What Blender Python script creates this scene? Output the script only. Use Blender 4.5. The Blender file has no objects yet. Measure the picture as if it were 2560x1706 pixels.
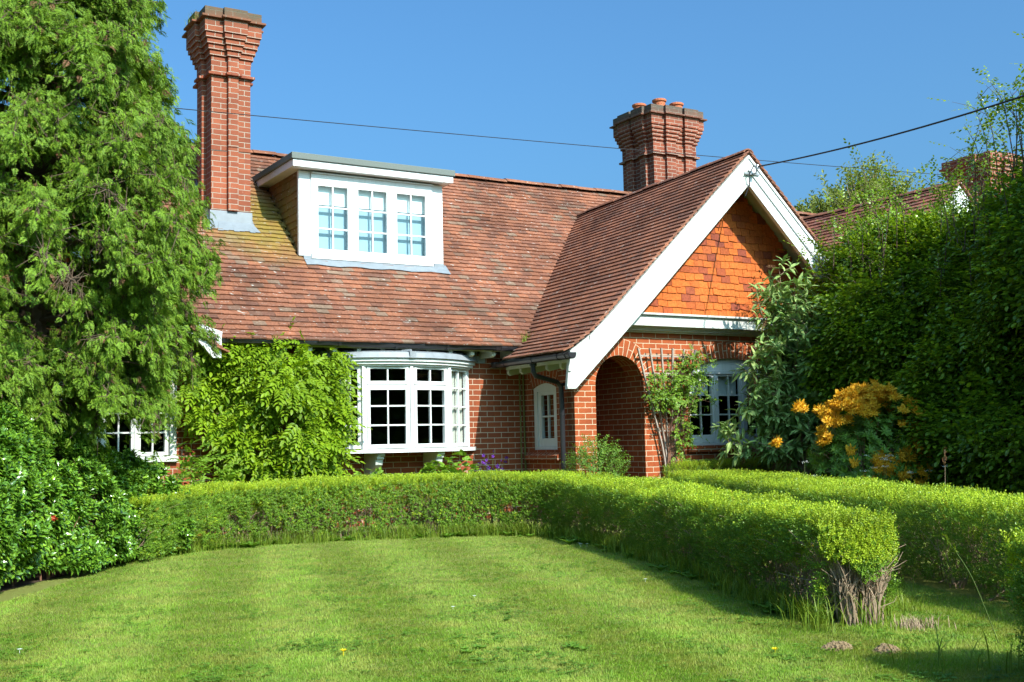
import bpy, math, random
import numpy as np
from math import radians, sin, cos, pi, atan2, sqrt
from mathutils import Vector, Matrix
from mathutils.geometry import tessellate_polygon

# ------------------------------------------------------------------ camera, sky, sun, exposure
SC = bpy.context.scene
COL = SC.collection
rng = np.random.default_rng(7)
random.seed(7)

EYE = 1.05
def cam_rows(yaw, pitch, roll):
    fw = np.array([sin(yaw)*cos(pitch), cos(yaw)*cos(pitch), sin(pitch)])
    r = np.array([cos(yaw), -sin(yaw), 0.0]); u = np.cross(r, fw)
    c, s = cos(roll), sin(roll)
    return c*r+s*u, -s*r+c*u, fw
CR, CU, CF = cam_rows(radians(31.172), radians(5.034), radians(-1.233))
cd = bpy.data.cameras.new("camera"); cam = bpy.data.objects.new("camera", cd); COL.objects.link(cam)
cd.sensor_width = 36.0; cd.lens = 2883.3/2560*36.0
cd.clip_start = 0.05; cd.clip_end = 3000
cam.matrix_world = Matrix(((CR[0], CU[0], -CF[0], 0), (CR[1], CU[1], -CF[1], 0), (CR[2], CU[2], -CF[2], EYE), (0, 0, 0, 1)))
SC.camera = cam
CAMP = np.array([0, 0, EYE])

SUNV = Vector((0.125, -1.0, 0.80)).normalized()
world = bpy.data.worlds.new("World"); SC.world = world; world.use_nodes = True
wn = world.node_tree.nodes; wl = world.node_tree.links
bg = wn["Background"]
sky = wn.new("ShaderNodeTexSky"); sky.sky_type = 'NISHITA'; sky.sun_disc = False
sky.sun_elevation = math.asin(SUNV.z); sky.sun_rotation = atan2(SUNV.x, SUNV.y)
sky.altitude = 0; sky.air_density = 1.0; sky.dust_density = 6.0; sky.ozone_density = 2.2
tint = wn.new("ShaderNodeMix"); tint.data_type = 'RGBA'; tint.blend_type = 'MULTIPLY'; tint.inputs[0].default_value = 1.0
tint.inputs[7].default_value = (0.395, 0.755, 0.985, 1)          # clear, polarised early summer blue
wl.new(sky.outputs[0], tint.inputs[6]); wl.new(tint.outputs[2], bg.inputs[0]); bg.inputs[1].default_value = 0.15
sd = bpy.data.lights.new("sun", 'SUN'); sd.energy = 5.0; sd.angle = radians(0.5); sd.color = (1.0, 0.95, 0.86)
sun = bpy.data.objects.new("sun", sd); COL.objects.link(sun)
sun.rotation_euler = SUNV.to_track_quat('Z', 'Y').to_euler(); sun.location = (0, -20, 30)
SC.view_settings.view_transform = 'Standard'; SC.view_settings.look = 'None'
SC.view_settings.exposure = 0.8; SC.view_settings.gamma = 1.0
SC.render.engine = 'CYCLES'
SC.cycles.max_bounces = 8; SC.cycles.diffuse_bounces = 6; SC.cycles.transparent_max_bounces = 10
SC.cycles.caustics_reflective = False; SC.cycles.caustics_refractive = False

# ------------------------------------------------------------------ object helpers
ORG = {}
def tag(o, label=None, cat=None, group=None, kind=None):
    if label: o["label"] = label
    if cat: o["category"] = cat
    if group: o["group"] = group
    if kind: o["kind"] = kind
    return o
def thing(name, label, cat, loc=(0, 0, 0), group=None):
    o = bpy.data.objects.new(name, None); COL.objects.link(o)
    o.empty_display_size = 0.2; o.location = loc; ORG[o.name] = np.array(loc, float)
    return tag(o, label, cat, group)
def mesh_np(name, V, F, mat, parent=None, uv=None, smooth=False, loc=None):
    """V (n,3) world coordinates, F (m,k) or list of arrays of faces; one mesh object."""
    V = np.asarray(V, np.float64).reshape(-1, 3)
    base = ORG[parent.name] if parent is not None else (np.array(loc, float) if loc is not None else np.zeros(3))
    me = bpy.data.meshes.new(name)
    Fs = F if isinstance(F, list) else [F]
    Fs = [np.asarray(f, np.int32) for f in Fs if len(f)]
    li = np.concatenate([f.ravel() for f in Fs]) if Fs else np.zeros(0, np.int32)
    tot = np.concatenate([np.full(len(f), f.shape[1], np.int32) for f in Fs]) if Fs else np.zeros(0, np.int32)
    st = np.concatenate([[0], np.cumsum(tot)[:-1]]).astype(np.int32)
    me.vertices.add(len(V)); me.vertices.foreach_set("co", (V-base).astype(np.float32).ravel())
    me.loops.add(len(li)); me.loops.foreach_set("vertex_index", li)
    me.polygons.add(len(tot)); me.polygons.foreach_set("loop_start", st); me.polygons.foreach_set("loop_total", tot)
    me.polygons.foreach_set("use_smooth", np.full(len(tot), bool(smooth)))
    me.update(calc_edges=True); me.validate()
    if uv is not None:
        l = me.uv_layers.new(name="UVMap"); l.data.foreach_set("uv", np.asarray(uv, np.float32)[li].ravel())
    if isinstance(mat, (list, tuple)):
        for m in mat: me.materials.append(m)
    elif mat: me.materials.append(mat)
    o = bpy.data.objects.new(name, me); COL.objects.link(o)
    if parent is not None: o.parent = parent
    else: o.location = base
    ORG[o.name] = base
    return o
class MB:
    """collects polygons (world coordinates), builds ONE mesh object with box-projected UVs in metres"""
    def __init__(s): s.v = []; s.f = []; s.uvs = []
    def poly(s, pts, uv=None):
        n = len(s.v); s.v += [tuple(map(float, p)) for p in pts]; s.f.append(list(range(n, n+len(pts)))); s.uvs.append(uv)
    def box(s, a, b, skip=""):
        (x0, y0, z0), (x1, y1, z1) = a, b
        if x0 > x1: x0, x1 = x1, x0
        if y0 > y1: y0, y1 = y1, y0
        if z0 > z1: z0, z1 = z1, z0
        s.hexa([(x0, y0, z0), (x1, y0, z0), (x1, y1, z0), (x0, y1, z0), (x0, y0, z1), (x1, y0, z1), (x1, y1, z1), (x0, y1, z1)])
    def hexa(s, p):
        for q in ((0, 3, 2, 1), (4, 5, 6, 7), (0, 1, 5, 4), (1, 2, 6, 5), (2, 3, 7, 6), (3, 0, 4, 7)):
            s.poly([p[i] for i in q])
    def prism(s, outline, d):
        """outline: list of 3-d points, extruded by vector d"""
        d = np.array(d, float); o = [np.array(p, float) for p in outline]
        s.poly(o); s.poly([p+d for p in o][::-1])
        for i in range(len(o)):
            a, b = o[i], o[(i+1) % len(o)]
            s.poly([a, b, b+d, a+d])
    def tube(s, pts, r, n=8, cap=True):
        pts = [np.array(p, float) for p in pts]; rs = r if hasattr(r, '__len__') else [r]*len(pts)
        rings = []; prev = None
        for i, p in enumerate(pts):
            t = pts[min(i+1, len(pts)-1)]-pts[max(i-1, 0)]; t /= (np.linalg.norm(t)+1e-9)
            ref = np.array([0, 0, 1.0]) if abs(t[2]) < .9 else np.array([1.0, 0, 0])
            if prev is not None: ref = prev
            a = np.cross(t, ref); a /= (np.linalg.norm(a)+1e-9); b = np.cross(a, t); prev = b
            rings.append([p+rs[i]*(cos(2*pi*k/n)*a+sin(2*pi*k/n)*b) for k in range(n)])
        for i in range(len(rings)-1):
            for k in range(n): s.poly([rings[i][k], rings[i][(k+1) % n], rings[i+1][(k+1) % n], rings[i+1][k]])
        if cap: s.poly(rings[0][::-1]); s.poly(rings[-1])
    def build(s, name, mat, parent=None, smooth=False, bevel=0, loc=None, auto=False):
        base = ORG[parent.name] if parent is not None else (np.array(loc, float) if loc is not None else np.zeros(3))
        me = bpy.data.meshes.new(name); V = np.array(s.v)-base
        me.from_pydata([tuple(v) for v in V], [], s.f)
        l = me.uv_layers.new(name="UVMap"); W = np.array(s.v); uv = []
        for f, u in zip(s.f, s.uvs):
            if u is not None: uv += [c for q in u for c in q]; continue
            P = W[f]; c = P.mean(0); nrm = np.zeros(3)
            for i in range(len(P)): nrm += np.cross(P[i]-c, P[(i+1) % len(P)]-c)
            ax = int(np.argmax(np.abs(nrm)))
            for p in P: uv += ([p[1]+.06, p[2]] if ax == 0 else [p[0], p[2]] if ax == 1 else [p[0], p[1]])
        l.data.foreach_set("uv", uv)
        me.polygons.foreach_set("use_smooth", [bool(smooth)]*len(me.polygons))
        if mat: me.materials.append(mat)
        o = bpy.data.objects.new(name, me); COL.objects.link(o)
        if parent is not None: o.parent = parent
        else: o.location = base
        ORG[o.name] = base
        if smooth or bevel:
            w = o.modifiers.new("weld", 'WELD'); w.merge_threshold = 0.0004
        if bevel:
            b = o.modifiers.new("bevel", 'BEVEL'); b.width = bevel; b.segments = 2; b.limit_method = 'ANGLE'
        return o

# ------------------------------------------------------------------ numpy noise
_T = np.random.default_rng(99).random((64, 64, 64))
def vnoise(P, s=1.0, o=0.0):
    P = np.asarray(P, float)*s+o+100.0; i = np.floor(P).astype(int); f = P-i; f = f*f*(3-2*f); r = 0
    for a in (0, 1):
        for b in (0, 1):
            for c in (0, 1):
                w = (f[:, 0] if a else 1-f[:, 0])*(f[:, 1] if b else 1-f[:, 1])*(f[:, 2] if c else 1-f[:, 2])
                r = r+w*_T[(i[:, 0]+a) & 63, (i[:, 1]+b) & 63, (i[:, 2]+c) & 63]
    return r
def unit(a): return a/(np.linalg.norm(a, axis=-1, keepdims=True)+1e-9)

# ------------------------------------------------------------------ materials
def nmat(name):
    m = bpy.data.materials.new(name); m.use_nodes = True
    nt = m.node_tree; nt.nodes.clear(); out = nt.nodes.new("ShaderNodeOutputMaterial")
    return m, nt.nodes, nt.links, out
def ramp(N, stops, interp='LINEAR'):
    r = N.new("ShaderNodeValToRGB"); cr = r.color_ramp; cr.interpolation = interp
    while len(cr.elements) < len(stops): cr.elements.new(0.5)
    for e, (p, c) in zip(cr.elements, stops):
        e.position = p; e.color = (c[0], c[1], c[2], 1) if hasattr(c, '__len__') else (c, c, c, 1)
    return r
def math_(N, L, op, a, b=None, c=None):
    n = N.new("ShaderNodeMath"); n.operation = op
    for i, x in enumerate((a, b, c)):
        if x is None: continue
        if isinstance(x, (int, float)): n.inputs[i].default_value = x
        else: L.new(x, n.inputs[i])
    return n.outputs[0]
def mix_(N, L, fac, a, b, blend='MIX'):
    n = N.new("ShaderNodeMix"); n.data_type = 'RGBA'; n.blend_type = blend
    for s, x in ((n.inputs[0], fac), (n.inputs[6], a), (n.inputs[7], b)):
        if isinstance(x, (int, float)): s.default_value = x
        elif isinstance(x, (tuple, list)): s.default_value = (*x[:3], 1)
        else: L.new(x, s)
    return n.outputs[2]
def noise_(N, L, vec, scale, detail=3, rough=.55):
    n = N.new("ShaderNodeTexNoise"); n.inputs['Scale'].default_value = scale; n.inputs['Detail'].default_value = detail
    n.inputs['Roughness'].default_value = rough
    if vec is not None: L.new(vec, n.inputs['Vector'])
    return n.outputs['Fac']
def bsdf(N, L, out, col, rough=.6, spec=.3, bump=None, bstr=.3, bdist=.01, metal=0):
    p = N.new("ShaderNodeBsdfPrincipled")
    if isinstance(col, (tuple, list)): p.inputs['Base Color'].default_value = (*col[:3], 1)
    else: L.new(col, p.inputs['Base Color'])
    if isinstance(rough, (int, float)): p.inputs['Roughness'].default_value = rough
    else: L.new(rough, p.inputs['Roughness'])
    p.inputs['Specular IOR Level'].default_value = spec; p.inputs['Metallic'].default_value = metal
    if bump is not None:
        b = N.new("ShaderNodeBump"); b.inputs['Strength'].default_value = bstr; b.inputs['Distance'].default_value = bdist
        L.new(bump, b.inputs['Height']); L.new(b.outputs[0], p.inputs['Normal'])
    if out is not None: L.new(p.outputs[0], out.inputs[0])
    return p
def geo_pos(N): return N.new("ShaderNodeNewGeometry").outputs['Position']

def brick_mat(name, cols, mortar, dark=0.0, lichen=None, msize=.0055):
    m, N, L, out = nmat(name)
    uv = N.new("ShaderNodeUVMap").outputs[0]
    # wobble so that courses are not ruler straight
    pos = geo_pos(N)
    nz = N.new("ShaderNodeTexNoise"); nz.inputs['Scale'].default_value = 9; nz.inputs['Detail'].default_value = 2; L.new(pos, nz.inputs['Vector'])
    off = N.new("ShaderNodeVectorMath"); off.operation = 'MULTIPLY_ADD'; L.new(nz.outputs['Color'], off.inputs[0])
    off.inputs[1].default_value = (.008, .006, 0); L.new(uv, off.inputs[2])
    v = off.outputs[0]
    br = N.new("ShaderNodeTexBrick"); L.new(v, br.inputs['Vector']); br.offset = .5; br.offset_frequency = 2; br.squash = 1
    br.inputs['Scale'].default_value = 1; br.inputs['Mortar Size'].default_value = msize; br.inputs['Mortar Smooth'].default_value = .25
    br.inputs['Brick Width'].default_value = .225; br.inputs['Row Height'].default_value = .075
    sp = N.new("ShaderNodeSeparateXYZ"); L.new(v, sp.inputs[0])
    row = math_(N, L, 'FLOOR', math_(N, L, 'DIVIDE', sp.outputs[1], .075))
    par = math_(N, L, 'FLOORED_MODULO', row, 2.0)
    cx = math_(N, L, 'FLOOR', math_(N, L, 'ADD', math_(N, L, 'DIVIDE', sp.outputs[0], .225), math_(N, L, 'MULTIPLY', par, .5)))
    cb = N.new("ShaderNodeCombineXYZ"); L.new(row, cb.inputs[0]); L.new(cx, cb.inputs[1])
    wn_ = N.new("ShaderNodeTexWhiteNoise"); wn_.noise_dimensions = '2D'; L.new(cb.outputs[0], wn_.inputs['Vector'])
    n = len(cols); rp = ramp(N, [(i/max(1, n-1), c) for i, c in enumerate(cols)]); L.new(wn_.outputs['Value'], rp.inputs[0])
    mott = noise_(N, L, pos, 55, 4, .7)
    bc = mix_(N, L, .55, rp.outputs[0], mix_(N, L, mott, tuple(c*.55 for c in cols[0]), tuple(min(1, c*1.35) for c in cols[-1])))
    big = ramp(N, [(.35, .72), (.65, 1.08)]); L.new(noise_(N, L, pos, 1.3, 4), big.inputs[0])
    bc = mix_(N, L, 1.0, bc, big.outputs[0], 'MULTIPLY')
    mo = mix_(N, L, noise_(N, L, pos, 30, 3), tuple(c*.75 for c in mortar), mortar)
    # white bloom on some bricks
    bl = ramp(N, [(.62, 0), (.75, .35)]); L.new(noise_(N, L, pos, 6, 6, .75), bl.inputs[0])
    bc = mix_(N, L, bl.outputs[0], bc, (.46, .30, .22))
    c = mix_(N, L, br.outputs['Fac'], bc, mo)
    if lichen:
        z0, z1, lc = lichen
        s2 = N.new("ShaderNodeSeparateXYZ"); L.new(pos, s2.inputs[0])
        h = N.new("ShaderNodeMapRange"); L.new(s2.outputs[2], h.inputs[0]); h.inputs[1].default_value = z0; h.inputs[2].default_value = z1
        f = math_(N, L, 'MULTIPLY', h.outputs[0], math_(N, L, 'ADD', noise_(N, L, pos, 9, 5, .7), .38)); 
        c = mix_(N, L, math_(N, L, 'MINIMUM', f, .92), c, lc)
    hgt = math_(N, L, 'ADD', math_(N, L, 'MULTIPLY', math_(N, L, 'SUBTRACT', 1.0, br.outputs['Fac']), 1.0), math_(N, L, 'MULTIPLY', mott, .35))
    bsdf(N, L, out, c, .85, .15, hgt, .6, .006)
    return m
def tile_mat(name, cols, lichen=.0, moss=None, rough=.8, dirt=.5):
    m, N, L, out = nmat(name)
    g = N.new("ShaderNodeNewGeometry"); pos = g.outputs['Position']
    n = len(cols); rp = ramp(N, [(i/(n-1), c) for i, c in enumerate(cols)]); L.new(g.outputs['Random Per Island'], rp.inputs[0])
    w = ramp(N, [(.3, 1-dirt), (.7, 1.12)]); L.new(noise_(N, L, pos, 1.1, 5, .6), w.inputs[0])
    c = mix_(N, L, 1.0, rp.outputs[0], w.outputs[0], 'MULTIPLY')
    sp = ramp(N, [(.35, .70), (.65, 1.15)]); L.new(noise_(N, L, pos, 38, 4, .7), sp.inputs[0])
    c = mix_(N, L, 1.0, c, sp.outputs[0], 'MULTIPLY')
    if moss:
        (mx, my, mz), rad = moss
        d = N.new("ShaderNodeVectorMath"); d.operation = 'DISTANCE'; L.new(pos, d.inputs[0]); d.inputs[1].default_value = (mx, my, mz)
        mr = N.new("ShaderNodeMapRange"); L.new(d.outputs['Value'], mr.inputs[0]); mr.inputs[1].default_value = rad; mr.inputs[2].default_value = rad*.35
        f = math_(N, L, 'MULTIPLY', mr.outputs[0], math_(N, L, 'MULTIPLY', noise_(N, L, pos, 7, 4, .7), 1.5))
        c = mix_(N, L, math_(N, L, 'MINIMUM', f, .85), c, (.20, .15, .025))
    if lichen > 0:
        st = N.new("ShaderNodeVectorMath"); st.operation = 'MULTIPLY'; L.new(pos, st.inputs[0]); st.inputs[1].default_value = (7, 7, 14)
        a = noise_(N, L, st.outputs[0], 1.6, 5, .75); rp2 = ramp(N, [(.63-.02*lichen, 0), (.66, 1)]); L.new(a, rp2.inputs[0])
        c = mix_(N, L, math_(N, L, 'MULTIPLY', rp2.outputs[0], .9), c, (.40, .37, .33))
        b = noise_(N, L, pos, 60, 3, .6); rp3 = ramp(N, [(.69, 0), (.74, 1)]); L.new(b, rp3.inputs[0])
        c = mix_(N, L, math_(N, L, 'MULTIPLY', rp3.outputs[0], .6), c, (.50, .46, .40))
    bsdf(N, L, out, c, rough, .2, noise_(N, L, pos, 45, 4), .35, .006)
    return m
def paint_mat(name, col, dirt=.15, rough=.35, streak=True):
    m, N, L, out = nmat(name); pos = geo_pos(N)
    a = ramp(N, [(.35, 0), (.75, 1)]); L.new(noise_(N, L, pos, 5, 5, .65), a.inputs[0])
    c = mix_(N, L, math_(N, L, 'MULTIPLY', a.outputs[0], dirt), col, tuple(x*.6 for x in col))
    sv = N.new("ShaderNodeVectorMath"); sv.operation = 'MULTIPLY'; L.new(pos, sv.inputs[0]); sv.inputs[1].default_value = (26, 26, 2.2)
    s_ = ramp(N, [(.52, 0), (.70, 1)]); L.new(noise_(N, L, sv.outputs[0], 1, 4, .7), s_.inputs[0])
    c = mix_(N, L, math_(N, L, 'MULTIPLY', s_.outputs[0], dirt*1.1), c, (col[0]*.52, col[1]*.58, col[2]*.50))
    f_ = ramp(N, [(.70, 0), (.73, 1)]); L.new(noise_(N, L, pos, 22, 5, .75), f_.inputs[0])
    c = mix_(N, L, math_(N, L, 'MULTIPLY', f_.outputs[0], dirt*1.5), c, (.24, .22, .19))
    bsdf(N, L, out, c, rough, .4, noise_(N, L, pos, 25, 3), .08, .004)
    return m
def plain_mat(name, col, rough=.6, spec=.3, var=.25, scale=12, bstr=.25, metal=0):
    m, N, L, out = nmat(name); pos = geo_pos(N)
    n = noise_(N, L, pos, scale, 4, .6)
    c = mix_(N, L, n, tuple(x*(1-var) for x in col), tuple(min(1, x*(1+var)) for x in col))
    bsdf(N, L, out, c, rough, spec, n, bstr, .006, metal)
    return m
def leaf_mat(name, cols, trans=.35, rough=.45, spec=.4, tcol=None, tip=None):
    """cols: ramp over random per leaf."""
    m, N, L, out = nmat(name)
    g = N.new("ShaderNodeNewGeometry")
    n = len(cols); rp = ramp(N, [(i/max(1, n-1), c) for i, c in enumerate(cols)]); L.new(g.outputs['Random Per Island'], rp.inputs[0])
    big = ramp(N, [(.3, .8), (.7, 1.2)]); L.new(noise_(N, L, g.outputs['Position'], 2.3, 3), big.inputs[0])
    c = mix_(N, L, 1.0, rp.outputs[0], big.outputs[0], 'MULTIPLY')
    p = bsdf(N, L, None, c, rough, spec)
    t = N.new("ShaderNodeBsdfTranslucent")
    tc = mix_(N, L, 1.0, c, tcol or (1.25, 1.15, .45), 'MULTIPLY'); L.new(tc, t.inputs[0])
    ms = N.new("ShaderNodeMixShader"); ms.inputs[0].default_value = trans
    L.new(p.outputs[0], ms.inputs[1]); L.new(t.outputs[0], ms.inputs[2]); L.new(ms.outputs[0], out.inputs[0])
    return m
def glass_mat(name, tint=(.9, .95, .95)):
    m, N, L, out = nmat(name)
    tr = N.new("ShaderNodeBsdfTransparent"); tr.inputs[0].default_value = (*tint, 1)
    gl = N.new("ShaderNodeBsdfGlossy"); gl.inputs['Roughness'].default_value = .01
    lw_ = N.new("ShaderNodeLayerWeight"); lw_.inputs[0].default_value = .5
    nz = noise_(N, L, geo_pos(N), 3.5, 2); b = N.new("ShaderNodeBump"); b.inputs['Strength'].default_value = .04; b.inputs['Distance'].default_value = .02
    L.new(nz, b.inputs['Height']); L.new(b.outputs[0], gl.inputs['Normal'])
    f2 = math_(N, L, 'MULTIPLY_ADD', math_(N, L, 'POWER', lw_.outputs[1], 4.0), .85, .075)
    ms = N.new("ShaderNodeMixShader"); L.new(f2, ms.inputs[0]); L.new(tr.outputs[0], ms.inputs[1]); L.new(gl.outputs[0], ms.inputs[2])
    L.new(ms.outputs[0], out.inputs[0])
    return m

M = {}
M['brick'] = brick_mat("red_brick", [(0.206, 0.055, 0.026), (0.281, 0.072, 0.028), (0.329, 0.087, 0.033), (0.263, 0.063, 0.027)], (.46, .37, .27))
M['brick_orange'] = brick_mat("orange_brick", [(0.281, 0.065, 0.024), (0.357, 0.085, 0.027), (0.404, 0.104, 0.03), (0.319, 0.073, 0.026)], (.55, .44, .30))
M['brick_stack'] = brick_mat("chimney_brick", [(0.207, 0.063, 0.038), (0.29, 0.086, 0.042), (0.341, 0.104, 0.049), (0.239, 0.07, 0.038)], (.36, .30, .24), lichen=(6.90, 7.12, (.085, .075, .05)))
M['brick_stack2'] = brick_mat("chimney_brick_weathered", [(0.17, 0.053, 0.033), (0.256, 0.075, 0.041), (0.315, 0.093, 0.048), (0.214, 0.06, 0.036)], (.38, .31, .25), lichen=(7.30, 7.58, (.085, .078, .062)))
M['tile'] = tile_mat("roof_tile", [(0.233, 0.156, 0.109), (0.165, 0.075, 0.05), (0.228, 0.094, 0.059), (0.272, 0.108, 0.061), (0.242, 0.101, 0.061), (0.309, 0.12, 0.065), (0.193, 0.084, 0.054)], 1.0, ((5.35, 15.6, 4.2), 1.15))
M['tile_side'] = tile_mat("porch_roof_tile", [(0.199, 0.091, 0.062), (0.274, 0.112, 0.068), (0.324, 0.126, 0.069), (0.237, 0.1, 0.065)], 1.2)
M['tile_ridge'] = tile_mat("ridge_tile", [(0.242, 0.105, 0.06), (0.308, 0.116, 0.06), (0.198, 0.089, 0.055)], 1.3)
M['tile_orange'] = tile_mat("hung_tile", [(0.265, 0.06, 0.02), (0.428, 0.097, 0.02), (0.49, 0.116, 0.022), (0.459, 0.107, 0.021), (0.408, 0.093, 0.02), (0.51, 0.125, 0.023), (0.204, 0.049, 0.028), (0.367, 0.079, 0.02)], .0, dirt=.10)
M['tile_far'] = tile_mat("far_roof_tile", [(0.216, 0.091, 0.066), (0.324, 0.117, 0.074), (0.27, 0.104, 0.072)], 1.0)
M['white'] = paint_mat("white_paint", (.62, .63, .63), .20)
M['white_worn'] = paint_mat("worn_white_paint", (.54, .56, .53), .55, .5)
M['cream'] = paint_mat("cream_paint", (.50, .52, .43), .25, .5)
M['grey_wood'] = plain_mat("weathered_wood", (.30, .25, .21), .8, .2, .35, 20)
M['soffit'] = plain_mat("soffit_board", (.42, .36, .30), .7, .2, .2, 10)
M['black'] = plain_mat("black_plastic", (.018, .018, .021), .32, .5, .2, 14, .05)
M['felt'] = plain_mat("green_grey_felt", (.135, .155, .145), .9, .1, .35, 60)
M['lead'] = plain_mat("lead_sheet", (.17, .195, .22), .5, .5, .25, 9)
M['lead_dark'] = plain_mat("aged_lead", (.20, .22, .24), .55, .4, .4, 9)
M['terracotta'] = plain_mat("terracotta_pot", (.42, .13, .06), .75, .2, .2, 20)
M['glass'] = glass_mat("window_glass")
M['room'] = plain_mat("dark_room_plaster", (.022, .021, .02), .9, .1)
M['blue_blind'] = plain_mat("pale_blue_blind", (.27, .40, .47), .8, .1, .05)
M['white_blind'] = plain_mat("white_blind", (.72, .75, .74), .8, .1, .05)
M['curtain'] = plain_mat("cream_curtain", (.52, .50, .44), .9, .1, .12, 6)
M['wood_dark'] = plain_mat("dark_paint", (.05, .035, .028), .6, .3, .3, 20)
M['plaster'] = paint_mat("white_render", (.75, .74, .70), .25, .8)
M['soil'] = plain_mat("soil", (.06, .042, .028), .95, .1, .5, 30, .8)
M['wire'] = plain_mat("black_cable", (.015, .015, .017), .6, .3, .1, 10)
M['metal'] = plain_mat("galvanised_metal", (.35, .36, .37), .4, .5, .2, 20, .1, .6)
M['bark'] = plain_mat("bark", (.11, .078, .055), .9, .1, .45, 30, .8)
M['twig'] = plain_mat("twig", (.30, .215, .145), .85, .15, .4, 40, .4)
M['twig_red'] = plain_mat("reddish_twig", (.17, .088, .055), .85, .15, .35, 40, .4)
M['green_stem'] = plain_mat("green_stem", (.10, .15, .04), .6, .2, .3, 40, .2)
M['copper_green'] = plain_mat("mossy_cable", (.16, .15, .05), .8, .2, .3, 12)

# ------------------------------------------------------------------ the cottage
cot = thing("cottage", "red brick cottage with tiled roof, white dormer and bow window behind the box hedge", "house", (6.0, 14.1, 0))
YW, YP, XS, XR = 14.1, 12.816, 8.711, 11.36           # main wall, porch front, porch side wall, porch ridge
def arch_outline(x0, x1, z0, spring, crown, n=14):
    """opening outline in (u,z), counter-clockwise from bottom-left; top is a circular arc"""
    w = (x1-x0)/2; h = crown-spring; R = (w*w+h*h)/(2*h); cz = crown-R; a0 = math.asin(min(1, w/R)); cx = (x0+x1)/2
    if h > w*.999: a0 = pi/2; R = w; cz = spring
    arc = [(cx+R*sin(a0-2*a0*k/n), cz+R*cos(a0-2*a0*k/n)) for k in range(n+1)]
    return [(x0, z0), (x1, z0)]+arc, (cx, cz, R, a0)
def wall_panel(mb, to3, outline, holes, reveal, inset):
    """wall skin with openings; to3(u,z,d) -> world, d = depth behind the face"""
    pts = [outline]+holes; flat = [p for o in pts for p in o]
    for t in tessellate_polygon([[Vector((p[0], p[1], 0)) for p in o] for o in pts]):
        mb.poly([to3(flat[i][0], flat[i][1], 0) for i in t])
    for h in holes:
        for i in range(len(h)):
            a, b = h[i], h[(i+1) % len(h)]
            mb.poly([to3(a[0], a[1], 0), to3(b[0], b[1], 0), to3(b[0], b[1], reveal), to3(a[0], a[1], reveal)])
def arch_ring(name, to3, info, th, parent, mat, proud=.004, n=40):
    cx, cz, R, a0 = info; mb = MB()
    for k in range(n):
        a, b = -a0+2*a0*k/n, -a0+2*a0*(k+1)/n
        f = lambda ang, r: to3(cx+r*sin(ang), cz+r*cos(ang), -proud)
        sc = (R+th*.25)
        mb.poly([f(a, R), f(b, R), f(b, R+th), f(a, R+th)], [(.0, a*sc), (.0, b*sc), (.2235, b*sc), (.2235, a*sc)])
        g = lambda ang, d: to3(cx+(R+th)*sin(ang), cz+(R+th)*cos(ang), d)
        mb.poly([g(a, -proud), g(b, -proud), g(b, .01), g(a, .01)])
        g2 = lambda ang, d: to3(cx+R*sin(ang), cz+R*cos(ang), d)
        mb.poly([g2(b, -proud), g2(a, -proud), g2(a, .0), g2(b, .0)])
    return mb.build(name, mat, parent)
front = lambda Y: (lambda u, z, d: (u, Y+d, z))
side = lambda X: (lambda u, z, d: (X+d, u, z))

# main wall (faces the lawn) with left window and bow window openings
mb = MB()
LW = (2.45, 3.70, .97, 2.02)
wall_panel(mb, front(YW), [(-3.2, 0), (XS, 0), (XS, 2.52), (-3.2, 2.52)],
           [[(LW[0], LW[2]), (LW[1], LW[2]), (LW[1], LW[3]), (LW[0], LW[3])], [(5.58, 1.0), (7.77, 1.0), (7.77, 2.1), (5.58, 2.1)]], .22, 0)
mb.poly([(-3.2, YW, 0), (-3.2, 20.4, 0), (-3.2, 20.4, 2.5), (-3.2, YW, 2.5)])
mb.poly([(-3.2, 20.4, 0), (22.5, 20.4, 0), (22.5, 20.4, 2.5), (-3.2, 20.4, 2.5)])
mb.build("main_wall", M['brick'], cot)
# porch side wall with its small arched window
mb = MB()
so, sinfo = arch_outline(13.256, 13.885, .94, 1.80, 1.868)
wall_panel(mb, side(XS), [(YP, 0), (YW, 0), (YW, 2.42), (YP, 2.42)], [so], .11, 0)
mb.build("porch_side_wall", M['brick'], cot)
arch_ring("window_arch", side(XS), (sinfo[0], sinfo[1], sinfo[2], sinfo[3]), .225, cot, M['brick'])
# porch front wall with arched doorway and the big window
mb = MB()
do, dinfo = arch_outline(9.06, 9.876, .0, 1.81, 2.218, 24)
wo, winfo = arch_outline(10.70, 12.32, .95, 2.0, 2.214, 20)
wall_panel(mb, front(YP), [(XS, 0), (14.0, 0), (14.0, 2.62), (XS, 2.62)], [do, wo], .12, 0)
mb.poly([(14.0, YP, 0), (14.0, 17, 0), (14.0, 17, 2.62), (14.0, YP, 2.62)])
mb.build("porch_wall", M['brick_orange'], cot)
arch_ring("doorway_arch", front(YP), dinfo, .232, cot, M['brick_orange'])
arch_ring("window_arch", front(YP), winfo, .232, cot, M['brick_orange'])
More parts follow.
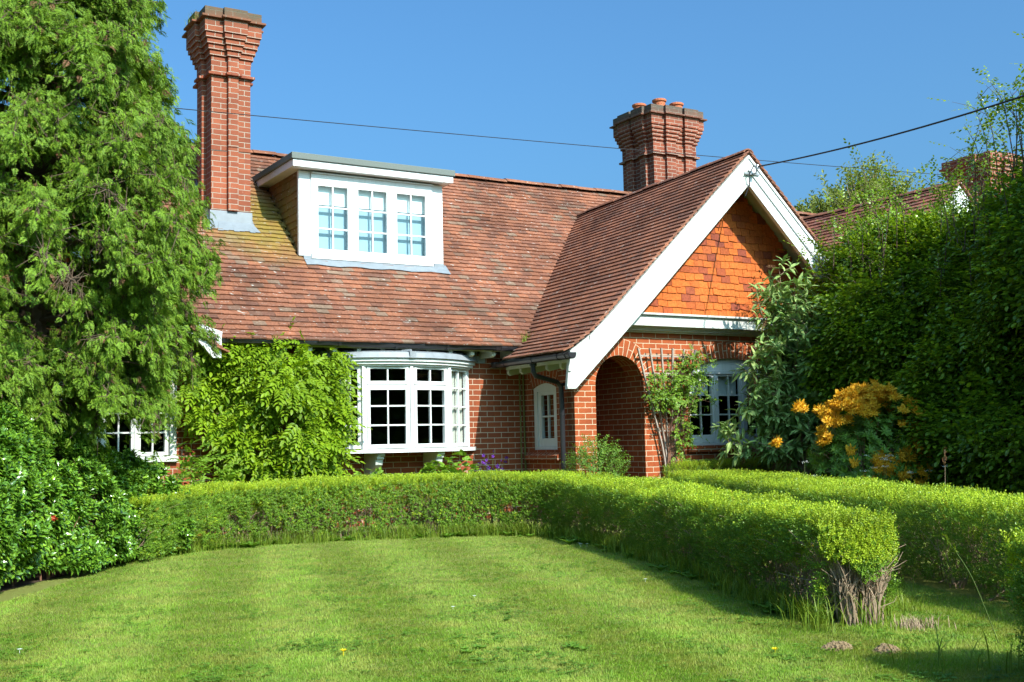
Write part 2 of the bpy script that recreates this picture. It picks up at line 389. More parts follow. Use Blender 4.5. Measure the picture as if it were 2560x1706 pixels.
# passage behind the doorway: continues the reveal, brick side walls, dark door at the back
mb = MB()
for i in range(len(do)):
    a, b = do[i], do[(i+1) % len(do)]
    if i == 0: continue
    mb.poly([(a[0], YP+.12, a[1]), (b[0], YP+.12, b[1]), (b[0], YP+.36, b[1]), (a[0], YP+.36, a[1])])
mb.poly([(9.876, YP+.36, 0), (9.876, 14.6, 0), (9.876, 14.6, 2.5), (9.876, YP+.36, 2.5)])
mb.poly([(8.9, YP+.36, 0), (8.9, 14.6, 0), (8.9, 14.6, 2.5), (8.9, YP+.36, 2.5)])
mb.poly([(8.9, 14.6, 0), (9.876, 14.6, 0), (9.876, 14.6, 2.5), (8.9, 14.6, 2.5)])
mb.poly([(8.9, YP+.36, 2.5), (9.876, YP+.36, 2.5), (9.876, 14.6, 2.5), (8.9, 14.6, 2.5)])
mb.build("porch_passage", M['brick_orange'], cot)
MB_ = MB(); MB_.box((8.9, YP+.02, -.02), (9.876, 14.6, .05)); MB_.build("porch_step", M['soil'], cot)
# rooms behind the windows
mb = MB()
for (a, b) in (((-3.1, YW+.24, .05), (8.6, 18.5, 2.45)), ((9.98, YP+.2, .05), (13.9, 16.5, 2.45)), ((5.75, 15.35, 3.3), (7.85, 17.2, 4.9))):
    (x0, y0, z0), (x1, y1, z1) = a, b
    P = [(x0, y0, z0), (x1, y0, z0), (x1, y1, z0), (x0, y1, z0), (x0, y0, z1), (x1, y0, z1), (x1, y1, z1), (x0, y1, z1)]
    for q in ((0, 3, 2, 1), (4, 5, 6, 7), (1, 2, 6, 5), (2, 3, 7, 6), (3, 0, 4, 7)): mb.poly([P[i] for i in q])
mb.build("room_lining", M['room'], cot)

# ---- windows
def frame_box(mb, to3, u0, u1, z0, z1, d0, d1):
    P = [to3(u0, z0, d0), to3(u1, z0, d0), to3(u1, z0, d1), to3(u0, z0, d1), to3(u0, z1, d0), to3(u1, z1, d0), to3(u1, z1, d1), to3(u0, z1, d1)]
    mb.hexa(P)
def casement(mb, gl, to3, u0, u1, z0, z1, cols, rows, st=.055, rail=.06, mun=.02, dep=.05, d=0.0, brail=None):
    """one opening light: stiles, rails and glazing bars; rows = list of z of the bars"""
    br = rail if brail is None else brail
    frame_box(mb, to3, u0, u0+st, z0, z1, d, d+dep); frame_box(mb, to3, u1-st, u1, z0, z1, d, d+dep)
    frame_box(mb, to3, u0+st, u1-st, z0, z0+br, d+.001, d+dep); frame_box(mb, to3, u0+st, u1-st, z1-rail, z1, d+.001, d+dep)
    for i in range(1, cols):
        c = u0+st+(u1-u0-2*st)*i/cols; frame_box(mb, to3, c-mun/2, c+mun/2, z0+br, z1-rail, d+.008, d+dep-.006)
    for z in rows: frame_box(mb, to3, u0+st, u1-st, z-mun/2, z+mun/2, d+.010, d+dep-.008)
    g = d+dep*.6
    gl.poly([to3(u0+st*.8, z0+br*.8, g), to3(u1-st*.8, z0+br*.8, g), to3(u1-st*.8, z1-rail*.8, g), to3(u0+st*.8, z1-rail*.8, g)])
def add_window(parent, name, mb, gl, mat, bevel=.004):
    w = mb.build(name, mat, parent, bevel=bevel); gl.build("pane", M['glass'], w); return w
# left window (half hidden by the conifer): three lights
mb, gl = MB(), MB(); t = front(YW)
x0, x1, z0, z1 = LW
frame_box(mb, t, x0-.05, x1+.05, z1-.005, z1+.06, -.03, .1); frame_box(mb, t, x0-.06, x1+.06, z0-.06, z0+.005, -.07, .12)
frame_box(mb, t, x0-.05, x0+.03, z0, z1, -.02, .1); frame_box(mb, t, x1-.03, x1+.05, z0, z1, -.02, .1)
w = (x1-x0-.06)/3
for i in range(3):
    a = x0+.03+i*w
    casement(mb, gl, t, a+.012, a+w-.012, z0+.01, z1-.01, 2, [z0+.06+(z1-z0-.12)*k/4 for k in (1, 2, 3)], .045, .05, .02, .05, .0)
    if i: frame_box(mb, t, a-.022, a+.022, z0+.005, z1-.005, -.018, .06)
add_window(cot, "window", mb, gl, M['white_worn'])
# small side window
mb, gl = MB(), MB(); t = side(XS)
def arch_frame(mb, t, oo, inner_top, u0, u1, d0, d1):
    top = oo[2:]                                     # arc from u1 side to u0 side
    pts = [(u0, inner_top), (u1, inner_top)]+top
    P = [t(p[0], p[1], d0) for p in pts]; Q = [t(p[0], p[1], d1) for p in pts]
    mb.poly(P); mb.poly(Q[::-1])
    for i in range(len(P)): mb.poly([P[i], P[(i+1) % len(P)], Q[(i+1) % len(P)], Q[i]])
arch_frame(mb, t, so, 1.755, 13.256, 13.885, .03, .10)
frame_box(mb, t, 13.256, 13.315, .94, 1.755, .03, .1); frame_box(mb, t, 13.80, 13.885, .94, 1.755, .03, .1)
frame_box(mb, t, 13.315, 13.80, .94, .985, .025, .1)
casement(mb, gl, t, 13.318, 13.797, .986, 1.753, 2, [1.405], .08, .05, .022, .05, .045, .115)
add_window(cot, "window", mb, gl, M['white'])
mb = MB(); P = [(XS-.07, 13.17, .80), (XS-.07, 14.0, .80), (XS, 14.0, .80), (XS, 13.17, .80)]
mb.hexa([(XS-.07, 13.17, .80), (XS+.001, 13.17, .80), (XS+.001, 14.0, .80), (XS-.07, 14.0, .80), (XS-.07, 13.17, .862), (XS+.06, 13.17, .938), (XS+.06, 14.0, .938), (XS-.07, 14.0, .862)])
mb.build("window_sill", M['brick'], cot)
# porch window: three lights under a segmental head
mb, gl = MB(), MB(); t = front(YP); dd = .055
arch_frame(mb, t, wo, 2.035, 10.70, 12.32, dd, dd+.07)
frame_box(mb, t, 10.70, 12.32, 1.985, 2.035, dd-.012, dd+.07); frame_box(mb, t, 10.70, 12.32, .95, .99, dd-.02, dd+.08)
lw = 1.62/3
for i in range(3):
    a = 10.70+i*lw
    casement(mb, gl, t, a+.022, a+lw-.022, .992, 1.983, 2, [1.393, 1.676], .042, .03, .022, .045, dd+.012, .11)
    for e in (a, a+lw): frame_box(mb, t, max(10.70, e-.024), min(12.32, e+.024), .99, 1.985, dd, dd+.065)
pw = add_window(cot, "window", mb, gl, M['white'])
mb = MB()
for i in range(3):
    a = 10.70+i*lw+.03; mb.poly([(a, YP+.19, 1.68), (a+lw-.06, YP+.19, 1.68), (a+lw-.06, YP+.19, 2.0), (a, YP+.19, 2.0)])
mb.build("blind", M['white_blind'], pw)
mb = MB(); mb.box((10.62, YP-.05, .86), (12.40, YP+.05, .935)); mb.build("window_sill", M['brick_orange'], cot)

# ---- bow window
XB, HB, SB = 6.675, 1.135, .50
RB = (HB*HB+SB*SB)/(2*SB); aB = math.asin(HB/RB); yB = YW-SB+RB
def bow(a, r=0): return np.array([XB+(RB+r)*sin(a), yB-(RB+r)*cos(a)])
angs = [-aB+2*aB*k/4 for k in range(5)]
bowr = thing_bow = None
sill = MB(); n = 24
def bow_ring(mb, r0, r1, z0, z1, z0b=None, z1b=None, ext=0.0):
    """ring between radius offsets r0 (inner) and r1 (outer)"""
    for k in range(n):
        a, b = [-(aB+ext)+2*(aB+ext)*j/n for j in (k, k+1)]
        A0, A1, B0, B1 = bow(a, r0), bow(a, r1), bow(b, r0), bow(b, r1)
        q = lambda p, z: (p[0], min(p[1], YW+.02), z)
        mb.poly([q(A1, z0), q(B1, z0), q(B1, z1), q(A1, z1)]); mb.poly([q(A0, z1), q(A1, z1), q(B1, z1), q(B0, z1)])
        mb.poly([q(A0, z0), q(B0, z0), q(B1, z0), q(A1, z0)])
        if k == 0: mb.poly([q(A0, z0), q(A1, z0), q(A1, z1), q(A0, z1)])
        if k == n-1: mb.poly([q(B0, z0), q(B0, z1), q(B1, z1), q(B1, z0)])
def bow_slab(mb, r, z0, z1, ext=0.0):
    P = [bow(-(aB+ext)+2*(aB+ext)*j/n, r) for j in range(n+1)]
    bot = [(p[0], min(p[1], YW+.02), z0) for p in P]; top = [(p[0], p[1], z1) for p in bot for p in [(p[0], p[1])]]
    mb.poly(bot); mb.poly(top[::-1])
    for i in range(n): mb.poly([bot[i], bot[i+1], top[i+1], top[i]])
mb = MB(); gl = MB()
bow_slab(mb, .075, .955, 1.005, .035)
bow_ring(mb, -.06, .02, 2.075, 2.10); bow_ring(mb, -.05, .055, 2.10, 2.135, ext=.02); bow_ring(mb, -.05, .085, 2.135, 2.18, ext=.03)
for k in range(4):
    A, B = bow(angs[k]), bow(angs[k+1]); U = B-A; wd = np.linalg.norm(U); U /= wd; Nn = np.array([U[1], -U[0]])
    tt = lambda u, z, d, A=A, U=U, Nn=Nn: (A[0]+U[0]*u-Nn[0]*d, A[1]+U[1]*u-Nn[1]*d, z)
    frame_box(mb, tt, .0, .04, 1.004, 2.076, .0, .08); frame_box(mb, tt, wd-.04, wd, 1.004, 2.076, .0, .08)
    if k in (1, 2):
        casement(mb, gl, tt, .043, wd-.043, 1.836, 2.073, 2, [], .04, .03, .02, .05, -.012, .048)
        casement(mb, gl, tt, .043, wd-.043, 1.012, 1.828, 2, [1.309, 1.559], .04, .06, .02, .05, -.012, .05)
        frame_box(mb, tt, .04, wd-.04, 1.829, 1.835, .01, .05)
    else:
        casement(mb, gl, tt, .043, wd-.043, 1.012, 2.073, 2, [1.305, 1.553, 1.804], .04, .035, .02, .05, -.004, .05)
for k in (1, 2, 3):
    p = bow(angs[k], .012); mb.box((p[0]-.022, p[1]-.006, 1.004), (p[0]+.022, p[1]+.07, 2.076))
bw = add_window(cot, "bow_window", mb, gl, M['white'])
mb = MB(); P = [bow(-(aB+.05)+2*(aB+.05)*j/n, .12) for j in range(n+1)]
bot = [(p[0], min(p[1], YW+.02), 2.181) for p in P]; top = [(p[0]*1.0, p[1]+.03, 2.252) for p in bot]
for i in range(n): mb.poly([bot[i], bot[i+1], top[i+1], top[i]]); mb.poly([top[i], top[i+1], (top[i+1][0], YW, 2.36), (top[i][0], YW, 2.36)])
mb.poly(bot[::-1])
mb.box((7.86, YW-.02, 2.17), (8.07, YW+.01, 2.27)); mb.box((6.60, bow(0, .12)[1]-.006, 2.178), (6.69, bow(0, .12)[1]+.05, 2.262)); 
mb.tube([(6.58, bow(0)[1]+.1, 2.275), (6.66, bow(0)[1]-.03, 2.27)], [.02, .03], 8)
mb.build("lead_roof", M['lead_dark'], bw)
def curtain(x0, y0, x1, y1, z0, z1, parent, nf=9, amp=.025):
    mb = MB(); A = np.array([x0, y0]); B = np.array([x1, y1]); nn = np.array([-(B-A)[1], (B-A)[0]]); nn = nn/np.linalg.norm(nn)
    pts = [A+(B-A)*k/48+nn*amp*sin(k/48*nf*2*pi) for k in range(49)]
    for i in range(48): mb.poly([(*pts[i], z0), (*pts[i+1], z0), (*pts[i+1], z1), (*pts[i], z1)])
    return mb.build("curtain", M['curtain'], parent, smooth=True)
pA, pB = bow(angs[3]+.05, -.11), bow(angs[4]-.03, -.10); curtain(pA[0], pA[1], pB[0], pB[1], 1.01, 2.07, bw, 6, .02); curtain(5.66, 14.18, 5.95, 13.90, 1.01, 2.07, bw, 6)
for xc in (6.26, 7.13):
    prof = [(YW, .945), (13.66, .945), (13.66, .915), (13.69, .905), (13.69, .875), (13.72, .87), (13.74, .80), (13.80, .76), (13.87, .74), (13.92, .70), (13.95, .64), (13.99, .60), (YW, .58)]
    mb = MB(); mb.prism([(xc-.05, y, z) for y, z in prof], (.10, 0, 0)); mb.build("corbel", M['white_worn'], cot, bevel=.004)
# ------------------------------------------------------------------ roofs
def main_z(y): return 2.42+.949*(y-13.7)
RIDGE_Y = 17.08; RIDGE_Z = main_z(RIDGE_Y)
def porch_sag(y, z): return z-.037*max(0, y-12.12)*max(0, (z-2.2)/3)
PP = [(3.27, 2.18), (2.80, 2.495), (0.0, 5.145)]       # porch roof profile: distance from ridge line, height
def porch_prof(dx):
    dx = abs(dx)
    (a, za), (b, zb), (c, zc) = PP
    if dx >= b: return za+(a-dx)/(a-b)*(zb-za)
    return zb+(b-dx)/(b-c)*(zc-zb)
def porch_z(x, y, cx=XR): return porch_sag(y, porch_prof(x-cx))
TILE_W, GAUGE = .168, .102
def lay_tiles(profile, s_along, to3, keep, tail=.034, th=.021, jit=1.0, seed=1, width=TILE_W, gauge=GAUGE):
    """profile: polyline (h,z) from eave to ridge; to3(a,h,z)->world; keep(world centre)->bool arrays"""
    R = np.random.default_rng(seed); a0, a1 = s_along
    P = np.array(profile, float); seg = np.linalg.norm(np.diff(P, axis=0), axis=1); cum = np.concatenate([[0], np.cumsum(seg)])
    at = lambda s: np.array([np.interp(s, cum, P[:, 0]), np.interp(s, cum, P[:, 1])])
    rows = int(cum[-1]/gauge); V = []; 
    for r in range(rows):
        s = r*gauge; lo = at(s); hi = at(min(s+.165, cum[-1])); d = (hi-lo); d /= np.linalg.norm(d)+1e-9; nn = np.array([-d[1], d[0]])
        if nn[1] < 0: nn = -nn
        n = int((a1-a0)/width)+2; wob = .006*np.sin(np.arange(n)*.7+r)*jit
        for i in range(n):
            x0 = a0+(i-(r % 2)*.5)*width; x1 = min(x0+width-(.0015 if jit == 1 else .0004 if jit < 1 else .005), a1); x0 = max(x0, a0)
            if x1-x0 < .03: continue
            js, jt, jr = R.normal(0, .0028)*jit+wob[i]*.6, R.normal(0, .0018)*jit, R.normal(0, .003)*jit
            q = []
            for (x, k) in ((x0, -1), (x1, 1)):
                l = lo+d*(js+jr*k)+nn*(tail+jt+R.normal(0, .0012)*jit); h = hi+nn*.004
                q.append((x, l, h))
            V.append((q, nn, R.normal(0, 1)))
    out = []
    for q, nn, _ in V:
        (xa, la, ha), (xb, lb, hb) = q; o = []
        for t in (0, th):
            for (x, p) in ((xa, la), (xb, lb), (xb, hb), (xa, ha)): o.append(to3(x, p[0]-nn[0]*t*1.0, p[1]-nn[1]*t))
        out.append(o)
    A = np.array(out)                                   # (n,8,3)
    A = A[keep(A.mean(1), A)]
    V = A.reshape(-1, 3); b = np.arange(len(A))[:, None]*8
    F = np.concatenate([b+np.array(f) for f in ((0, 1, 2, 3), (7, 6, 5, 4), (4, 5, 1, 0), (5, 6, 2, 1), (6, 7, 3, 2), (7, 4, 0, 3))])
    return V, F
DX0, DX1, DY, DZB, DZT = 5.66, 7.91, 14.99, 3.67, 4.89      # dormer front
CH1 = (4.586, 5.145, 15.5, 16.2)
LG_X = .92                                              # ridge of the left wing's gable
def keep_main(c, A):
    x, y, z = c[:, 0], c[:, 1], c[:, 2]
    k = np.ones(len(c), bool)
    pz = np.array([porch_z(a, b) if abs(a-XR) < 3.27 else -9 for a, b in zip(x, y)])
    k &= z > pz-.015
    lz = np.array([porch_z(a, b, LG_X) if abs(a-LG_X) < 3.27 else -9 for a, b in zip(x, y)]); k &= z > lz-.015
    k &= ~((x > DX0+.03) & (x < DX1-.03) & (y > DY+.02) & (y < 16.4))
    k &= ~((x > CH1[0]+.02) & (x < CH1[1]-.02) & (y > CH1[2]) & (y < CH1[3]))
    return k
V, F = lay_tiles([(13.60, 2.365), (13.72, 2.44), (RIDGE_Y, RIDGE_Z+.0)], (3.2, 22.5), lambda a, h, z: (a, h, z), keep_main, seed=3)
# gentle sag of the old roof
V[:, 2] -= .03*np.sin(np.clip((V[:, 0]-4)/9, 0, 1)*pi)*np.clip((V[:, 1]-13.7)/3.3, 0, 1)
mesh_np("main_roof", V, F, M['tile'], cot)
mb = MB()
for (x0, x1) in ((LG_X, 22.4),):
    mb.poly([(x0, 13.64, 2.36), (x1, 13.64, 2.36), (x1, RIDGE_Y, RIDGE_Z-.05), (x0, RIDGE_Y, RIDGE_Z-.05)])
    mb.poly([(x0, 20.5, 2.36), (x1, 20.5, 2.36), (x1, RIDGE_Y, RIDGE_Z-.05), (x0, RIDGE_Y, RIDGE_Z-.05)])
mb.build("roof_deck", M['wood_dark'], cot)
def ridge_tiles(name, A, B, n, parent, sag=lambda t: 0, r=.115, mat=None):
    A, B = np.array(A, float), np.array(B, float); d = (B-A)/n; L = np.linalg.norm(d); t = d/L; s = np.cross(t, [0, 0, 1.]); s /= np.linalg.norm(s); mb = MB()
    for i in range(n):
        p = A+d*i+np.array([0, 0, sag((i+.5)/n)+random.uniform(-.008, .008)]); q = p+d*.985+np.array([0, 0, random.uniform(-.006, .006)])
        m = 7; ang = [radians(-68+136*k/(m-1)) for k in range(m)]
        f = lambda c, a, rr: c+s*rr*sin(a)*1.15+np.array([0, 0, 1.])*(rr*cos(a)-.075)
        for k in range(m-1):
            mb.poly([f(p, ang[k], r), f(q, ang[k], r), f(q, ang[k+1], r), f(p, ang[k+1], r)])
            mb.poly([f(p, ang[k], r), f(p, ang[k+1], r), f(p, ang[k+1], r-.018), f(p, ang[k], r-.018)])
            mb.poly([f(q, ang[k], r), f(q, ang[k], r-.018), f(q, ang[k+1], r-.018), f(q, ang[k+1], r)])
    return mb.build(name, mat or M['tile_ridge'], parent)
ridge_tiles("ridge_tiles", (3.4, RIDGE_Y, RIDGE_Z+.02), (22.4, RIDGE_Y, RIDGE_Z+.02), 50, cot, lambda t: -.03*sin(min(1, max(0, t*2.1))*pi))
# porch gable roof (both slopes), with valley against the main roof
def keep_porch(cx, yf, side_clip=None):
    def k(c, A):
        x, y, z = c[:, 0], c[:, 1], c[:, 2]
        kk = z > np.where(y < 13.6, -9, main_z(y))-.02
        if side_clip is not None: kk &= side_clip(x)
        return kk
    return k
def gable_roof(parent, cx, yf, yb, names, clipL=None, clipR=None, mat=None, sides=(-1, 1), seed=5):
    for sgn, nm, clip in ((-1, names[0], clipL), (1, names[1], clipR)):
        if sgn not in sides: continue
        prof = [(cx+sgn*PP[0][0], PP[0][1]), (cx+sgn*PP[1][0], PP[1][1]), (cx, PP[2][1])]
        V, F = lay_tiles(prof, (yf-.02, yb), lambda a, h, z: (h, a, z), keep_porch(cx, yf, clip), seed=seed+sgn, jit=.3)
        V = V[:]; V[:, 2] = [porch_sag(y, z) for y, z in zip(V[:, 1], V[:, 2])]
        if sgn < 0: F = F[:, ::-1]
        mesh_np(nm, V, F, mat or M['tile_side'], parent)
YBG = 12.15
gable_roof(cot, XR, YBG-.035, 17.2, ("porch_roof_slope", "porch_roof_slope"), None, lambda x: x < 13.55)
mb = MB()
for sgn in (-1, 1):
    e = [(XR+sgn*3.22, 2.155), (XR+sgn*2.80, 2.445), (XR, 5.08)]
    if sgn > 0: e[0] = (13.6, 2.95); e[1] = (13.5, 3.05)
    for i in (0, 1):
        (xa, za), (xb, zb) = e[i], e[i+1]
        if sgn > 0 and i == 0: continue
        mb.poly([(xa, YBG+.05, za), (xb, YBG+.05, zb), (xb, 17.0, zb-.2), (xa, 17.0, za-.02)])
        mb.poly([(xa, YBG+.05, za-.03), (xb, YBG+.05, zb-.035), (xb, 14.2, zb-.1), (xa, 14.2, za-.06)])
        mb.poly([(xa, YBG+.05, za), (xb, YBG+.05, zb), (xb, YBG+.05, zb-.035), (xa, YBG+.05, za-.03)])
mb.build("porch_roof_deck", M['soffit'], cot)
ridge_tiles("ridge_tiles", (XR, YBG-.04, 5.165), (XR, 16.45, 5.0), 11, cot, r=.095, mat=M['tile_side'])
# bargeboards
def barge(sgn, cx, name, parent, mat, foot=True, yb=YBG, clip=None):
    up = [(3.16, 2.20), (2.86, 2.40), (2.47, 2.745), (1.28, 3.885), (0, 5.085)]
    lo = [(0, 4.655), (2.035, 2.69), (3.088, 1.712), (3.208, 1.712)]
    if not foot: up = [(2.0, 3.20), (1.28, 3.885), (0, 5.085)]; lo = [(0, 4.655), (2.0, 2.73)]
    mid = lambda p, q, f: (p[0]+(q[0]-p[0])*f, p[1]+(q[1]-p[1])*f)
    mb = MB(); X = lambda d: cx+sgn*d
    mb.prism([(X(d), yb, z) for d, z in up+lo], (0, .045, 0))
    if foot: u2 = up+[mid(lo[0], up[-1], .50), (2.34, 2.69), (3.155, 1.94), (3.195, 1.94)]
    else: u2 = up+[mid(lo[0], up[-1], .50), (2.0, 2.96)]
    mb.prism([(X(d), yb-.022, z) for d, z in u2], (0, .0215, 0))
    if foot: mb.prism([(X(3.085), yb-.012, 1.716), (X(3.205), yb-.012, 1.716), (X(3.205), yb-.012, 1.745), (X(3.085), yb-.012, 1.745)], (0, .0115, 0))
    e = up[1:] if foot else up                            # top moulding under the tiles
    mb.prism([(X(d), yb-.04, z+.0) for d, z in e]+[(X(d), yb-.04, z-.045) for d, z in e[::-1]], (0, .0175, 0))
    e = lo[:3] if foot else lo
    mb.prism([(X(d), yb-.018, z) for d, z in e]+[(X(d), yb-.018, z+.03) for d, z in e[::-1]], (0, .0175, 0))
    return mb.build(name, mat, parent)
barge(-1, XR, "bargeboard", cot, M['white_worn']); barge(1, XR, "bargeboard", cot, M['white'], False)
# tile hung gable and moulded band
V, F = lay_tiles([(0, 2.80), (0, 5.1)], (XR-2.9, XR+2.9), lambda a, h, z: (a, 12.665+h, z), lambda c, A: (np.abs(c[:, 0]-XR) < (5.0-c[:, 2])/.947), tail=.024, jit=1.6, seed=11)
mesh_np("hung_tiles", V, F, M['tile_orange'], cot)
mb = MB(); mb.poly([(XR-2.40, 12.69, 2.7), (XR+2.40, 12.69, 2.7), (XR, 12.69, 5.0)]); mb.build("gable_wall", M['brick'], cot)
mb = MB()
for z0, z1, y in ((2.775, 2.802, 12.575), (2.645, 2.773, 12.62), (2.620, 2.643, 12.60), (2.603, 2.619, 12.655), (2.585, 2.601, 12.69), (2.566, 2.583, 12.715), (2.545, 2.564, 12.76)):
    mb.box((8.99, y, z0), (14.0, 12.82, z1))
mb.build("gable_band", M['white_worn'], cot, bevel=.004)
# eaves: fascia, soffit, rafter feet, gutters
mb = MB(); mb.box((4.15, 13.735, 2.31), (8.45, 13.76, 2.39)); mb.box((8.33, 12.2, 2.07), (8.355, 13.95, 2.15)); mb.build("eave_fascia", M['cream'], cot)
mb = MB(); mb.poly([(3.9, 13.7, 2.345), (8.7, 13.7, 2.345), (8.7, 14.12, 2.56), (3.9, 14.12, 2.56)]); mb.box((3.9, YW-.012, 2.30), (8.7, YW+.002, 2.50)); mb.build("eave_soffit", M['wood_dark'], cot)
for i in range(13):
    x = 4.30+i*.335
    mb = MB(); mb.prism([(x, 13.74, 2.30), (x, 13.74, 2.255), (x, 13.79, 2.235), (x, 14.09, 2.24), (x, 14.09, 2.5), (x, 13.9, 2.42)], (.055, 0, 0)); mb.build("rafter_foot", M['cream'], cot)
for i in range(5):
    y = 12.55+i*.335
    mb = MB(); mb.prism([(8.34, y, 2.06), (8.34, y, 2.02), (8.38, y, 1.99), (8.70, y, 2.06), (8.70, y, 2.36), (8.5, y, 2.2)], (0, .055, 0)); mb.build("rafter_foot", M['cream'], cot)
def gutter(A, B, name, parent, unions, r=.056):
    A, B = np.array(A, float), np.array(B, float); d = B-A; L = np.linalg.norm(d); t = d/L; s = np.cross(t, [0, 0, 1.]); mb = MB(); up = np.array([0, 0, 1.])
    def seg(p, q, r, zt=.012):
        prof = [(-r, zt), (-r, -.015), (-r*.75, -r*.78), (-r*.3, -r), (r*.3, -r), (r*.75, -r*.78), (r, -.015), (r, zt)]
        for k in range(len(prof)-1):
            (a, b), (c, e) = prof[k], prof[k+1]
            mb.poly([p+s*a+up*b, q+s*a+up*b, q+s*c+up*e, p+s*c+up*e])
        mb.poly([p+s*a+up*b for a, b in prof]); mb.poly([q+s*a+up*b for a, b in prof][::-1])
        i2 = [(a*.9, b) for a, b in prof]
        for k in (0, 6):
            (a, b) = prof[0] if k == 0 else prof[7]; mb.poly([p+s*a+up*b, q+s*a+up*b, q+s*a*.9+up*b, p+s*a*.9+up*b])
    seg(A, B, r)
    for u, w in unions: p = A+t*(u-w/2); seg(p, p+t*w, r+.007, .02)
    return mb.build(name, M['black'], parent)
gutter((4.14, 13.675, 2.375), (8.48, 13.675, 2.375), "gutter", cot, [(.04, .06), (.75, .035), (1.55, .035), (2.35, .035), (3.1, .035), (3.86, .035), (3.98, .10), (4.30, .05)])
gutter((8.14, 13.93, 2.15), (8.14, 11.99, 2.15), "gutter", cot, [(.04, .09), (.30, .035), (.96, .16), (1.62, .06), (1.78, .12), (1.90, .06)])
mb = MB(); mb.tube([(8.16, 12.96, 2.11), (8.16, 12.96, 1.98), (8.19, 12.955, 1.93), (8.56, 13.0, 1.85), (8.62, 13.0, 1.79), (8.63, 13.0, 1.6), (8.635, 13.0, .1)], .034, 10)
mb.tube([(8.16, 12.96, 2.14), (8.16, 12.96, 2.06)], .05, 10); mb.tube([(8.632, 13.0, 1.42), (8.632, 13.0, 1.40)], .045, 10); mb.box((8.63, 12.985, 1.80), (8.71, 13.015, 1.84)); mb.box((8.66, 12.83, 1.80), (8.705, 13.0, 1.835))
mb.build("downpipe", M['black'], cot, smooth=False)
mb = MB(); mb.tube([(8.68, 14.06, 2.3), (8.685, 14.07, 1.5), (8.69, 14.065, .8), (8.69, 14.07, .05)], .012, 6); mb.tube([(8.63, 14.085, 2.3), (8.635, 14.085, 1.5), (8.64, 14.085, .05)], .01, 6); mb.build("cable_conduit", M['copper_green'], cot)
mb = MB(); mb.box((4.2, 13.66, 2.372), (8.4, 13.70, 2.40)); mb.build("roof_underlay", plain_mat("green_underlay", (.03, .30, .20), .5), cot)

# ---- left wing: tile hung gable, barge foot, band (mostly behind the conifer)
gable_roof(cot, LG_X, 13.46, 17.2, ("left_roof_slope", "left_roof_slope"), seed=21)
mb = MB()
for sgn in (-1, 1):
    e = [(LG_X+sgn*3.2, 2.17), (LG_X+sgn*2.8, 2.445), (LG_X, 5.08)]
    for i in (0, 1):
        (xa, za), (xb, zb) = e[i], e[i+1]; mb.poly([(xa, 13.55, za), (xb, 13.55, zb), (xb, 17.0, zb-.2), (xa, 17.0, za-.02)])
mb.build("left_roof_deck", M['soffit'], cot)
def left_barge(sgn):
    mb = MB(); X = lambda d: LG_X+sgn*d
    up = [(3.205, 2.44), (3.02, 2.50), (2.6, 2.70), (1.28, 3.885), (0, 5.085)]; lo = [(0, 4.655), (2.035, 2.79), (2.85, 2.40), (3.10, 2.13), (3.20, 2.13)]
    mb.prism([(X(d), 13.5, z) for d, z in up+lo], (0, .045, 0))
    mb.prism([(X(d), 13.48, z) for d, z in up+[(0, 4.88), (2.3, 2.76), (3.0, 2.44), (3.19, 2.27)]], (0, .0195, 0))
    mb.prism([(X(d), 13.485, z) for d, z in [(2.035, 2.79), (2.85, 2.40), (3.10, 2.13), (3.10, 2.155), (2.85, 2.43), (2.035, 2.82)]], (0, .0145, 0))
    return mb.build("bargeboard", M['white'], cot)
left_barge(1); left_barge(-1)
V, F = lay_tiles([(0, 2.22), (0, 5.1)], (LG_X-2.8, LG_X+2.8), lambda a, h, z: (a, 14.06+h, z), lambda c, A: (np.abs(c[:, 0]-LG_X) < (5.0-c[:, 2])/.947), tail=.024, jit=1.6, seed=12)
mesh_np("hung_tiles", V, F, M['tile_orange'], cot)
mb = MB(); mb.poly([(LG_X-3.0, 14.08, 2.1), (LG_X+3.0, 14.08, 2.1), (LG_X, 14.08, 5.05)]); mb.build("gable_wall", M['brick'], cot)
mb = MB(); mb.box((LG_X-2.9, 13.98, 2.10), (LG_X+2.9, 14.09, 2.20)); mb.box((LG_X-2.9, 14.02, 2.06), (LG_X+2.9, 14.09, 2.098)); mb.build("gable_band", M['white_worn'], cot)

# ---- dormer
dm = MB(); t = front(DY)
frame_box(dm, t, DX0, 5.84, 3.69, 4.885, 0, .06); frame_box(dm, t, 7.72, DX1, 3.70, 4.885, 0, .06)
frame_box(dm, t, 5.84, 7.72, 4.80, 4.885, .005, .06)
for x in (DX0+.06, DX1-.12): frame_box(dm, t, x, x+.06, 3.72, 4.88, .06, .2)
dorm = dm.build("dormer", M['white'], cot, bevel=.004)
mb, gl = MB(), MB(); o = -.025
frame_box(mb, t, 5.835, 7.725, 3.655, 3.715, o-.02, .05); frame_box(mb, t, 5.835, 7.725, 4.765, 4.855, o, .05); frame_box(mb, t, 5.835, 7.725, 4.857, 4.875, o-.025, .05)
frame_box(mb, t, 5.835, 5.868, 3.715, 4.765, o, .05); frame_box(mb, t, 7.672, 7.725, 3.715, 4.765, o, .05)
for a, b in ((6.444, 6.474), (7.05, 7.08)): frame_box(mb, t, a, b, 3.715, 4.765, o, .05)
for a, b in ((5.872, 6.440), (6.478, 7.046), (7.084, 7.668)):
    casement(mb, gl, t, a, b, 3.72, 4.76, 2, [4.088, 4.394], .062, .068, .022, .05, o-.008, .078)
w = add_window(dorm, "window", mb, gl, M['white'])
